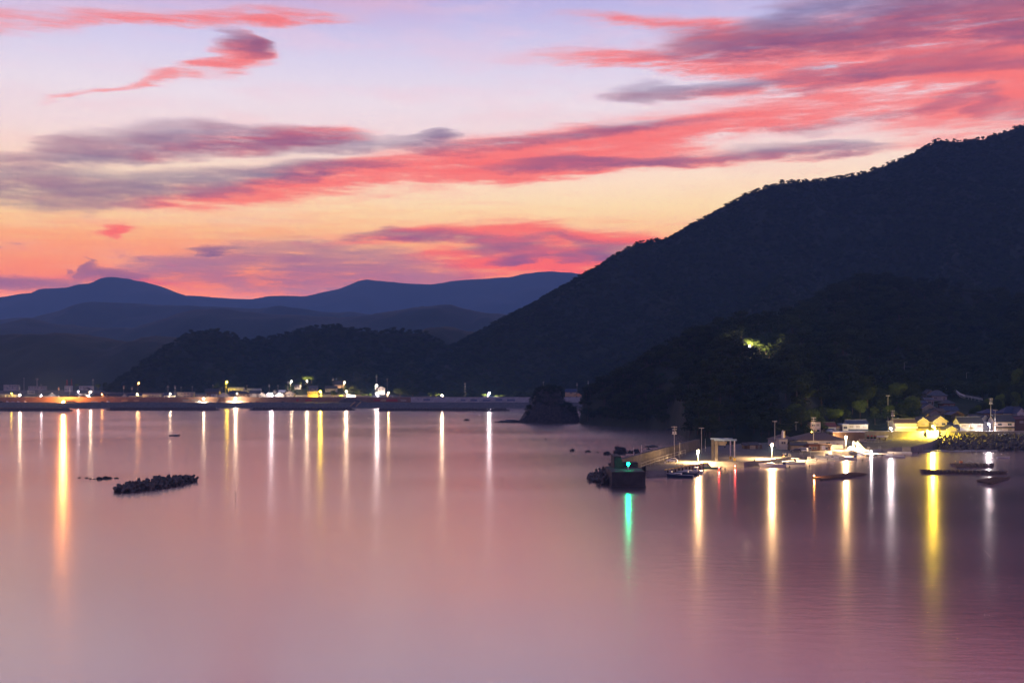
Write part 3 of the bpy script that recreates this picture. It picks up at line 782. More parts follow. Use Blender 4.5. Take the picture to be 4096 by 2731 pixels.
def house(px0, px1, d, eave, ridge, kind, wall, roof, label, h=None, base=None, dep=7.0, storeys=1, wins=None, pent=False, group=None, cat='house', name='house', door=True, pad=True, balcony=False, curtain=None):
    """a building from its span and eave/ridge rows in the photo at distance d"""
    w = (px1 - px0) * d / F; ez = Z(eave, d); rz = Z(ridge, d) if ridge else ez
    if base is None: base = ez - (h or (3.0 if storeys == 1 else 5.8))
    x = X((px0 + px1) / 2, d); e, r = ez - base, rz - base
    if pad: PADS.append((x, d + dep / 2, max(w, dep) * 0.62, base))
    t = thing(name, (x, d, base), label, cat, group)
    wb = MB()
    if kind == 'gx':
        for xx in (-w / 2, w / 2):
            pass
        vs = [(-w / 2, 0, -1.5), (w / 2, 0, -1.5), (w / 2, dep, -1.5), (-w / 2, dep, -1.5), (-w / 2, 0, e), (w / 2, 0, e), (w / 2, dep, e), (-w / 2, dep, e), (-w / 2, dep / 2, r), (w / 2, dep / 2, r)]
        wb.add(vs, [(0, 1, 5, 4), (2, 3, 7, 6), (1, 2, 6, 9, 5), (3, 0, 4, 8, 7), (3, 2, 1, 0), (4, 5, 9, 8), (6, 7, 8, 9)])
    elif kind == 'gy':
        vs = [(-w / 2, 0, -1.5), (w / 2, 0, -1.5), (w / 2, dep, -1.5), (-w / 2, dep, -1.5), (-w / 2, 0, e), (w / 2, 0, e), (w / 2, dep, e), (-w / 2, dep, e), (0, 0, r), (0, dep, r)]
        wb.add(vs, [(0, 1, 5, 8, 4), (2, 3, 7, 9, 6), (1, 2, 6, 5), (3, 0, 4, 7), (3, 2, 1, 0), (5, 6, 9, 8), (7, 4, 8, 9)])
    else:
        wb.box((0, dep / 2, (e - 1.5) / 2), (w, dep, e + 1.5))
    wb.build('wall', M_wall[wall], t)
    ro = roof_mesh(kind, w, dep, e, r).build('roof', M_tile[roof], t)
    if kind == 'gx':
        MB().box((0, dep / 2, r + 0.22), (w + 1.0, 0.42, 0.34)).build('ridge_cap', M_tile['grey'], ro)
    elif kind == 'gy':
        MB().box((0, dep / 2, r + 0.22), (0.42, dep + 1.0, 0.34)).build('ridge_cap', M_tile['grey'], ro)
        b = MB()
        for sx in (-1, 1):
            sl = (r - e) / (w / 2)
            b.tube((sx * (w / 2 + .5), -0.62, e - sl * .5 + .05), (0, -0.62, r + .05), 0.14, 0.14, 4)
        b.build('barge_board', M_wall['white'] if wall in ('white', 'cream', 'pink') else M_wood, ro)
    elif kind == 'hip' and w > dep:
        MB().box((0, dep / 2, r + 0.2), (max(0.6, w - 0.84 * dep + 0.4), 0.42, 0.34)).build('ridge_cap', M_tile['grey'], ro)
    rng = random.Random(int(px0 * 7 + px1))
    n = wins if wins is not None else max(1, int(w / 3.2))
    for s in range(storeys):
        zc = e - 1.45 - s * 2.8
        if zc < 0.8: break
        for i in range(n):
            cx = -w / 2 + (i + 0.5) * w / n
            window(t, cx, -0.02, zc, min(2.0, w / n * 0.62), 1.2, curtain if curtain is not None else rng.random() < 0.35)
    if pent and e > 4:
        zz = e - 2.75
        p = MB(); 
        p.add([(-w / 2 - .4, -1.3, zz - .55), (w / 2 + .4, -1.3, zz - .55), (w / 2 + .4, 0.02, zz), (-w / 2 - .4, 0.02, zz), (-w / 2 - .4, -1.3, zz - .4), (w / 2 + .4, -1.3, zz - .4), (w / 2 + .4, 0.02, zz + .15), (-w / 2 - .4, 0.02, zz + .15)],
              [(3, 2, 1, 0), (4, 5, 6, 7), (0, 1, 5, 4), (1, 2, 6, 5), (3, 0, 4, 7), (2, 3, 7, 6)])
        p.build('pent_roof', M_tile[roof], t)
    if balcony:
        zz = e - 2.6
        MB().box((0, -0.9, zz), (w * 0.98, 1.6, 0.12)).box((0, -1.66, zz + 0.5), (w * 0.98, 0.08, 0.9)).build('balcony', M_wall['white'], t)
    if door and storeys == 1 and e < 4.2:
        dr = MB().box((w * 0.32, -0.06, 1.0), (1.0, 0.08, 2.0)).build('door', M_wood, t)
        MB().tube((w * 0.32 - .38, -0.14, 1.0), (w * 0.32 - .38, -0.14, 1.2), 0.03, 0.03, 5).build('handle', M_steel, dr)
    return t


# ------------------------------------------------------------------ lamps and poles
def glow(name, rgb, s):
    k = 'glow_' + name
    if k not in MATS:
        m = bpy.data.materials.new(k); m.use_nodes = True
        b = m.node_tree.nodes['Principled BSDF']
        b.inputs['Base Color'].default_value = (0.8, 0.8, 0.8, 1)
        b.inputs['Emission Color'].default_value = (*rgb, 1); b.inputs['Emission Strength'].default_value = s
        m.cycles.emission_sampling = 'NONE'
        MATS[k] = m
    return MATS[k]

LAMP_RGB = dict(warm=(1.0, 0.62, 0.28), white=(1.0, 0.76, 0.52), cool=(0.95, 0.84, 0.92), yellow=(1.0, 0.70, 0.05), orange=(1.0, 0.36, 0.08), green=(0.0, 1.0, 0.42), red=(1.0, 0.05, 0.05))
def light_at(parent, loc, kind, power, size=0.12, shape='POINT'):
    l = bpy.data.lights.new('lamp_light', shape); l.energy = power; l.color = LAMP_RGB[kind]; l.shadow_soft_size = size
    o = bpy.data.objects.new('lamp_light', l); col.objects.link(o); o.location = loc; o.parent = parent
    return o


def street_lamp(px, py, d, base, kind, power, label, r=0.3, arm=0.9, group=None, side=1, pole_r=0.09, name='street_lamp', down=2.0):
    """pole, arm and globe; the light hangs just under the globe"""
    hz = Z(py, d) - base; r *= 1.25
    t = thing(name, (X(px, d), d, base), label, 'street lamp', group)
    MB().tube((arm * side, 0.3, -0.4), (arm * side, 0.3, hz + 0.5), pole_r, pole_r * 0.7, 8).build('pole', M_pole, t)
    MB().path([(arm * side, 0.3, hz + 0.42), (arm * side * 0.5, 0.2, hz + 0.6), (0, 0, hz + 0.48 + r)], 0.05, 6).build('arm', M_steel, t)
    MB().loft([[(math.cos(a) * q, math.sin(a) * q, z) for a in [k * math.pi / 5 for k in range(10)]] for q, z in ((r * 0.8, hz + r * 0.75), (r * 0.6, hz + r * 1.1), (0.08, hz + r * 1.35))]).build('lamp_shade', M_steel, t)
    MB().sphere((0, 0, hz), r, 10, 7).build('lamp_globe', glow(kind, LAMP_RGB[kind], 90), t, True)
    light_at(t, (0, -0.05, hz - r - 0.22), kind, power)
    if down:                                        # added downward spot, brightens houses and ground more than the water
        s = light_at(t, (0, -0.05, hz - r - 0.25), kind, power * down, shape='SPOT')
        s.data.spot_size = math.radians(164); s.data.spot_blend = .35
    return t


def utility_pole(px, py_top, d, base, label, arms=2, transformer=False, group='utility poles', tilt=0.0, wood_pole=False):
    hz = Z(py_top, d) - base
    t = thing('utility_pole', (X(px, d), d, base), label, 'utility pole', group)
    MB().tube((0, 0, -0.5), (tilt, 0, hz), 0.17, 0.11, 8).build('post', M_pole, t)
    for k in range(arms):
        z = hz - 0.35 - k * 1.0
        b = MB().box((tilt, -0.05, z), (2.2 - 0.4 * k, 0.12, 0.12)).build('crossarm', M_steel, t)
        for s in (-0.9, -0.35, 0.35, 0.9):
            MB().tube((tilt + s * (1 - .18 * k), -0.05, z + .06), (tilt + s * (1 - .18 * k), -0.05, z + .3), 0.06, 0.04, 6).build('insulator', M_white, b)
    if transformer:
        z = hz - 3.0
        for s in (-0.5, 0.5):
            tr = MB().tube((s, -0.1, z), (s, -0.1, z + 0.9), 0.28, 0.28, 10).build('transformer', M_steel, t)
            MB().tube((s, -0.1, z + .9), (s, -0.1, z + 1.1), 0.06, 0.05, 6).build('bushing', M_white, tr)
        MB().box((0, -0.1, z - 0.08), (1.9, 0.7, 0.1)).build('platform', M_steel, t)
    return t


def cable(a, b, sag, label, n=10, r=0.02):
    a, b = Vector(a), Vector(b)
    pts = [a.lerp(b, i / n) - Vector((0, 0, sag * 4 * (i / n) * (1 - i / n))) for i in range(n + 1)]
    return tag(MB().path(pts, r, 4).build('overhead_cable', M_wire), label, 'cable', 'overhead cables')


# ------------------------------------------------------------------ vehicles
def car_paint(nm, rgb):
    return mat('car_' + nm, rgb, 0.3, 0.04, 0.5, spec=0.5)
CARC = dict(white=(0.70, 0.70, 0.68), silver=(0.42, 0.43, 0.45), black=(0.02, 0.02, 0.025), red=(0.40, 0.03, 0.03), blue=(0.05, 0.08, 0.20), orange=(0.45, 0.16, 0.05))


def car_meshes(kind):
    if ('car', kind) in CACHE: return CACHE[('car', kind)]
    if kind == 'van':
        L, W, hh = 4.3, 1.7, 1.75
        prof = [(-2.15, .35), (-2.15, .9), (-2.05, 1.62), (-1.85, 1.75), (1.1, 1.72), (1.65, 1.05), (2.1, .92), (2.15, .35)]
        win = [(-1.85, 1.05), (-1.8, 1.6), (1.05, 1.6), (1.45, 1.05)]
    elif kind == 'kei':
        L, W, hh = 3.4, 1.48, 1.7
        prof = [(-1.7, .35), (-1.7, .95), (-1.62, 1.6), (-1.45, 1.7), (0.7, 1.66), (1.1, 1.05), (1.65, .9), (1.7, .35)]
        win = [(-1.5, 1.0), (-1.42, 1.54), (.66, 1.54), (.95, 1.0)]
    else:
        L, W, hh = 4.2, 1.72, 1.48
        prof = [(-2.1, .35), (-2.12, .9), (-1.85, 1.02), (-1.35, 1.42), (-.3, 1.48), (.45, 1.42), (1.15, .98), (1.95, .85), (2.1, .6), (2.1, .35)]
        win = [(-1.55, 1.0), (-1.2, 1.36), (.38, 1.36), (.95, 1.0)]
    b = MB(); rings = []
    for y, k in ((-W / 2, .0), (-W / 2 + .06, 1), (W / 2 - .06, 1), (W / 2, 0)):
        rings.append([(x * (1 if k else .985), y * (1 if z < 1.0 else .86), .35 + (z - .35) * (1 if k else .98)) for x, z in prof])
    b.loft(rings)
    w = MB()
    for s in (-1, 1):
        ring = [(x, s * (W / 2 * (.985 if z < 1.2 else .865) + .012), z) for x, z in win]
        w.add(ring + [(x, s * (W / 2 * (.93 if z < 1.2 else .84)), z) for x, z in win], [(0, 1, 2, 3), (0, 1, 5, 4), (1, 2, 6, 5), (2, 3, 7, 6), (3, 0, 4, 7)])
    g = MB()
    fr = [p for p in prof if p[1] > .8]
    rear = [p for p in prof if p[0] < -1][1:4]
    g.add([(prof[1][0] - .012 if kind != 'hatch' else -1.86, s * W * .38, zz) for s, zz in ((-1, 1.06), (1, 1.06), (1, 1.36), (-1, 1.36))] , [(0, 1, 2, 3)])
    wh = MB(); wh.tube((0, -.1, 0), (0, .1, 0), .31, .31, 14)
    rim = MB(); rim.tube((0, -.115, 0), (0, .115, 0), .19, .19, 10)
    hl = MB(); hl.box((0, 0, 0), (.08, .32, .14))
    CACHE[('car', kind)] = (b, w.mesh('side_window', M_glass), wh.mesh('tyre', M_rubber), rim.mesh('rim', M_steel), hl.mesh('headlight', M_white), hl.mesh('tail_light', M_redp), L, W)
    return CACHE[('car', kind)]


def car(loc, rz, kind, colour, label, group=None, near=True, name='parked_car'):
    b, w, ty, rm, hl, tl, L, W = car_meshes(kind)
    k = ('body', kind, colour)
    if k not in CACHE: CACHE[k] = b.mesh('body', car_paint(colour, CARC[colour]))
    t = thing(name, loc, label, 'car', group, rz)
    bd = link_obj('body', CACHE[k], t); link_obj('side_window', w, bd)
    for sx in (-1, 1):
        for sy in (-1, 1):
            o = link_obj('wheel', ty, t); o.location = (sx * L * .31, sy * (W / 2 - .09), .31)
            if near: link_obj('rim', rm, o)
    for sy in (-1, 1):
        o = link_obj('headlight', hl, t); o.location = (L / 2 - .02, sy * (W / 2 - .25), .72)
        o = link_obj('tail_light', tl, t); o.location = (-L / 2, sy * (W / 2 - .22), .86)
    return t


# ------------------------------------------------------------------ boats
def boat(loc, rz, L, W, label, hull=None, stripe=None, cabin='wheelhouse', motor=True, mast=False, stern=None, canopy=None, group='small fishing boats in the harbour', free=0.95, name='fishing_boat'):
    """open fibreglass boat: flared bow at +x, flat stern at -x, origin at the waterline"""
    hull, t = hull or M_hull, thing(name, loc, label, 'boat', group, rz)
    n = 9; rings, deck = [], []
    for i in range(n):
        u = i / (n - 1); x = (u - .5) * L
        bw = W / 2 * (1 - max(0, (u - .45) / .55) ** 2.2 * .98) * (.92 + .08 * min(1, u * 3))
        top = free + .55 * max(0, u - .35) ** 1.6 * (free / .75)
        kx = x + (0.10 * L * max(0, u - .8) / .2 if u > .8 else 0)
        rings.append([(x, 0, -.28 + .25 * max(0, u - .75)), (x, bw * .62, -.12 + .1 * max(0, u - .7)), (kx, bw * .97, top * .6), (kx, bw, top), (kx, bw * .86, top), (kx, bw * .82, top - .28), (kx, -bw * .82, top - .28), (kx, -bw * .86, top), (kx, -bw, top), (kx, -bw * .97, top * .6), (x, -bw * .62, -.12 + .1 * max(0, u - .7))])
    h = MB().loft(rings).build('hull', hull, t)
    st = MB()
    for s in (1, -1):
        st.path([(r[3][0], s * r[3][1] * 1.02, r[3][2] - .10) for r in rings], .055, 4)
    st.build('rubbing_strake', stripe or M_navy, h)
    bow = MB()
    bow.add([(r[4][0], r[4][1] * .98, r[4][2] + .01) for r in rings[-4:]] + [(r[4][0], -r[4][1] * .98, r[4][2] + .01) for r in reversed(rings[-4:])] , [tuple(reversed(range(8)))])
    bow.add([(r[4][0], r[4][1] * .98, r[4][2] - .03) for r in rings[-4:]] + [(r[4][0], -r[4][1] * .98, r[4][2] - .03) for r in reversed(rings[-4:])], [tuple(range(8))])
    bow.build('foredeck', M_hull if hull is not M_green else M_green, t)
    th = MB()
    for u in (.22, .42): th.box(((u - .5) * L, 0, free - .12), (.3, W * .82, .06))
    th.build('thwart', M_wood, t)
    if cabin:
        ch = 1.5 if cabin == 'wheelhouse' else 0.7
        cx, cl, cw = (-.10 * L, .20 * L, W * .58) if cabin == 'wheelhouse' else (.12 * L, .30 * L, W * .6)
        z0 = free - .3
        c = MB().box((cx, 0, z0 + ch / 2), (cl, cw, ch), 0, .86).build('cabin', M_hull, t)
        wn = MB()
        for s in (-1, 1): wn.box((cx, s * (cw / 2 * .93), z0 + ch * .66), (cl * .7, .05, ch * .26))
        wn.box((cx + cl / 2 * .93, 0, z0 + ch * .66), (.05, cw * .7, ch * .26))
        wn.build('cabin_window', M_glass, c)
        MB().box((cx, 0, z0 + ch + .04), (cl * 1.05, cw * 1.02, .07)).build('cabin_roof', M_hull, c)
    if canopy:
        cp = MB().box((-.05 * L, 0, free + 1.35), (.34 * L, W * .8, .07)).build('canopy', canopy, t)
        ps = MB()
        for sx in (-.2, .1):
            for sy in (-1, 1): ps.tube((sx * L, sy * W * .36, free - .2), (sx * L, sy * W * .36, free + 1.35), .03, .03, 5)
        ps.build('canopy_post', M_steel, cp)
    if stern:
        MB().box((-.5 * L + .06, 0, free * .45), (.16, W * .95, free * 1.15)).box((-.43 * L, 0, free + .35), (.12 * L, W * .8, .9), 0, .9).build('stern_cover', stern, t)
    if motor:
        mo = MB().box((-.5 * L - .18, 0, free + .18), (.34, .34, .5), 0, .8).build('outboard_motor', M_rubber, t)
        MB().box((-.5 * L - .2, 0, free * .35 - .15), (.14, .10, free + .5)).box((-.5 * L - .3, 0, -.45), (.3, .05, .1)).build('motor_leg', M_steel, mo)
    if mast:
        ms = MB().tube((-.16 * L, 0, free), (-.19 * L, 0, free + 2.6), .05, .035, 6).tube((-.18 * L, -.5, free + 2.0), (-.18 * L, .5, free + 2.0), .03, .03, 5).build('mast', M_steel, t)
        MB().box((-.185 * L, 0, free + 2.65), (.16, .3, .14)).build('mast_light', M_white, ms)
    return t


# ------------------------------------------------------------------ tetrapods and single trees
def tetrapod_mesh():
    m = MB(); s = 1.0
    dirs = [Vector((0, 0, 1))] + [Vector((math.cos(a) * .943, math.sin(a) * .943, -.333)) for a in (0, 2.094, 4.189)]
    for v in dirs: m.tube(v * .05, v * s, .40, .27, 7)
    return m
M_tetra = mat('tetrapod_concrete', (0.10, 0.09, 0.08), 0.85, 0.35, 0.7, bump=0.3)
TETRA = tetrapod_mesh().mesh('tetrapod', M_tetra)


def tetrapod(loc, s, seed, label, group):
    rng = random.Random(seed)
    o = link_obj('tetrapod', TETRA); o.location = loc
    o.rotation_euler = (rng.uniform(-.9, .9), rng.uniform(-.9, .9), rng.uniform(0, 6.28)); o.scale = (s, s, s)
    return tag(o, label, 'tetrapod', group)


TREES = [crown_mesh('crown', 200 + k, 2600, 0.026, M_leaf, lobes=11, conic=(0, .2, .5)[k % 3]) for k in range(4)]
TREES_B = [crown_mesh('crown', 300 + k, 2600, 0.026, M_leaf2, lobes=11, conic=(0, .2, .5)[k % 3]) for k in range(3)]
def tree(loc, h, w, label, seed=0, bright=False, group=None, name='tree', cat='tree'):
    src = (TREES_B if bright else TREES); c, tr = src[seed % len(src)]
    t = thing(name, loc, label, cat, group, seed * 1.7)
    t.scale = (w / .8, w / .8, h)
    link_obj('crown', c, t); link_obj('trunk', tr, t)
    return t

# ------------------------------------------------------------------ far shore: ground, sea wall, breakwaters
def strip(name, rows, m, kind='structure'):
    """sheet through rows of points (each row one line along the shore)"""
    n = len(rows[0]); vs = [p for r in rows for p in r]; fs = []
    for k in range(len(rows) - 1):
        for i in range(n - 1): fs.append((k * n + i, k * n + i + 1, (k + 1) * n + i + 1, (k + 1) * n + i))
    o = MB().add(vs, fs).build(name, m)
    return tag(o, kind=kind)

SHELF, WALLTOP, GROUND = 5.7, 11.4, 8.5
fx = [-760, -400, -100, 60, 118]
strip('far_shore_revetment', [[(x, 1229, -2) for x in fx], [(x, 1231, 0.0) for x in fx], [(x, 1243, SHELF) for x in fx]], M_conc_d)
strip('far_shore_road', [[(x, 1243, SHELF) for x in fx], [(x, 1262.4, SHELF) for x in fx]], M_asph)
strip('far_village_ground', [[(x, 1262.6, GROUND) for x in fx], [(x, 1330, GROUND) for x in fx], [(x, 1460, GROUND + 5) for x in fx], [(x, 2100, GROUND + 6) for x in fx]], mat('village_earth', (0.09, 0.075, 0.06), 0.9, 0.3, 0.1))

M_seawall_b = mat('brown_sea_wall', (0.26, 0.15, 0.10), 0.85, 0.3, 0.12, bump=0.1, streak=(1, 1, 4))  # one brown base tone, varied by streaky noise
def far_wall(px0, px1, m, label):
    x0, x1 = X(px0, 1262), X(px1, 1262)
    t = thing('sea_wall', ((x0 + x1) / 2, 1262, SHELF), label, 'wall')
    n = int((x1 - x0) / 12); w = (x1 - x0) / n
    me = MB().box((0, 0, (WALLTOP - SHELF) / 2 - .4), (w - .08, 0.9, WALLTOP - SHELF + .8)).mesh('wall_panel', m)
    for i in range(n):
        o = link_obj('wall_panel', me, t); o.location = (-(x1 - x0) / 2 + (i + .5) * w, (i % 2) * .015, 0)
    MB().box((0, 0.0, WALLTOP - SHELF + .12), (x1 - x0, 1.2, .24)).build('coping', M_conc, t)
    return t
WB = far_wall(-330, 1643, M_seawall_b, 'long brown sea wall in front of the far village houses')
WP = far_wall(1643.6, 2420, M_conc_p, 'pale grey painted stretch of sea wall left of the wooded sea stack')
def wall_panel(root, px0, px1, py0, py1, m):
    d = 1261.4
    cx, cz = X((px0 + px1) / 2, d), Z((py0 + py1) / 2, d)
    o = MB().box((0, 0, 0), ((px1 - px0) * d / F, .12, (py1 - py0) * d / F)).build('painted_panel', m, root)
    o.location = (cx - root.location.x, d - root.location.y, cz - root.location.z)
for a, b, c, e, m in ((485, 510, 1599, 1605.5, M_wall['ochre']), (535, 556, 1599, 1605.5, M_wall['ochre']), (732, 757, 1597.5, 1604, M_conc), (766, 800, 1597, 1604, M_conc), (1185, 1194, 1596, 1604, M_redp), (1222, 1247, 1596, 1604, M_redp), (1495, 1520, 1597, 1603.5, M_redp), (1523, 1543, 1596.5, 1604, M_wall['ochre']), (1545, 1590, 1596.5, 1605, M_redp), (1603, 1625, 1597, 1605, M_wall['tan'])):
    wall_panel(WB, a, b, c, e, m)
M_mural = mat('faded_blue_mural', (0.16, 0.19, 0.27), 0.85, 0.4, 0.25)
for a, b, c, e in ((1694, 1720, 1594.5, 1602), (1843, 1862, 1597, 1603), (1882, 1908, 1596, 1604), (1931, 1962, 1597, 1604), (1982, 2010, 1595, 1603), (2028, 2060, 1596, 1604)):
    wall_panel(WP, a, b, c, e, M_mural)
# small dark emblem on the pale wall
em = MB()
for s in ((-.9, 1.1, 1.6, .5), (.5, .2, .5, 1.8), (-.3, -1.2, 1.0, .5)): em.box((s[0] * .6, 0, s[1] * .8), (s[2] * .7, .1, s[3] * .8))
em = em.build('wall_emblem', M_navy, WP); em.location = (X(1673, 1261.3) - WP.location.x, -.75, Z(1598, 1261.3) - SHELF)

def ramp_mound(px0, pxt, px1, label, m):
    """ramp heaped against the wall: an apex at the wall top falling to both sides"""
    d0, d1 = 1256.0, 1261.4
    x0, xt, x1 = X(px0, d0), X(pxt, d1), X(px1, d0)
    t = thing('wall_ramp', (xt, d1, SHELF), label, 'ramp')
    z = WALLTOP - SHELF
    MB().add([(x0 - xt, 0, -.2), (x0 - xt, -4.5, -.2), (-1.4, -4.5, z), (-1.4, 0, z), (1.4, -4.5, z), (1.4, 0, z), (x1 - xt, -4.5, -.2), (x1 - xt, 0, -.2), (-1.4, -6, -.2), (1.4, -6, -.2)],
             [(0, 1, 2, 3), (3, 2, 4, 5), (5, 4, 6, 7), (1, 8, 2), (2, 8, 9, 4), (4, 9, 6), (0, 3, 5, 7), (0, 7, 6, 9, 8, 1)]).build('slope', m, t)
    k = MB()
    for sx, xe in ((-1.4, x0 - xt), (1.4, x1 - xt)): k.tube((sx, -4.6, z + .1), (xe, -4.6, 0), .22, .22, 5)
    k.build('kerb', M_conc, t)
ramp_mound(862, 893, 932, 'short steep brown ramp against the far sea wall left of the bright work lamp', M_seawall_b)
ramp_mound(1350, 1388, 1468, 'long ramp with an orange lit edge against the far sea wall above the stairs', M_conc_d)

# stairs down the revetment
t = thing('revetment_stairs', (X(1432, 1243), 1243, SHELF), 'wood coloured stairs with side walls running down the far revetment', 'stairs')
for s in (-1, 1):
    MB().add([(s * 3.2 - .2, 0.5, 0), (s * 3.2 + .2, .5, 0), (s * 3.2 + .2, .5, 1.3), (s * 3.2 - .2, .5, 1.3), (s * 3.2 - 4.2, -9, -4.4), (s * 3.2 - 3.8, -9, -4.4), (s * 3.2 - 3.8, -9, -3.0), (s * 3.2 - 4.2, -9, -3.0)],
             [(0, 1, 2, 3), (7, 6, 5, 4), (0, 4, 5, 1), (1, 5, 6, 2), (2, 6, 7, 3), (3, 7, 4, 0)]).build('side_wall', M_wall['ochre'], t)
for k in range(8):
    MB().box((-.45 * k - .2, -k * 1.1, -.25 - k * .52), (6, 1.15, .5)).build('step', M_conc_d, t)

def detached_breakwater(px0, px1, d, label, notch=True):
    x0, x1 = X(px0, d), X(px1, d)
    t = thing('detached_breakwater', ((x0 + x1) / 2, d, 0), label, 'breakwater', 'low breakwaters before the far shore')
    n = max(1, round((x1 - x0) / 3.2)); w = (x1 - x0) / n
    m = MB().box((0, 1.6, .65), (w - .1, 3.2, 3.1))
    m.box((0, 1.6, 2.62), (w * (.62 if notch else .97), 3.0, .85))
    me = m.mesh('block', M_conc_d)
    for i in range(n):
        o = link_obj('block', me, t); o.location = (-(x1 - x0) / 2 + (i + .5) * w, (i * 37 % 7) * .04, (i * 53 % 5) * .05)
    for s in (-1, 1):
        o = MB().box((0, 1.6, .3), (3.0, 3, 2.0)).build('end_block', M_conc_d, t); o.location = (s * ((x1 - x0) / 2 + 1.6), 0, 0)
    return t
detached_breakwater(-260, 276, 1126, 'leftmost low breakwater, a dark unbroken strip below the orange headlights', False)
detached_breakwater(438, 862, 1150, 'dark low breakwater with a smooth top left of the gap by the steep ramp', False)
detached_breakwater(1010, 1408, 1152, 'low breakwater with a row of square gaps ending below the orange stairs')
detached_breakwater(1514, 2026, 1128, 'long low breakwater reaching toward the wooded sea stack')

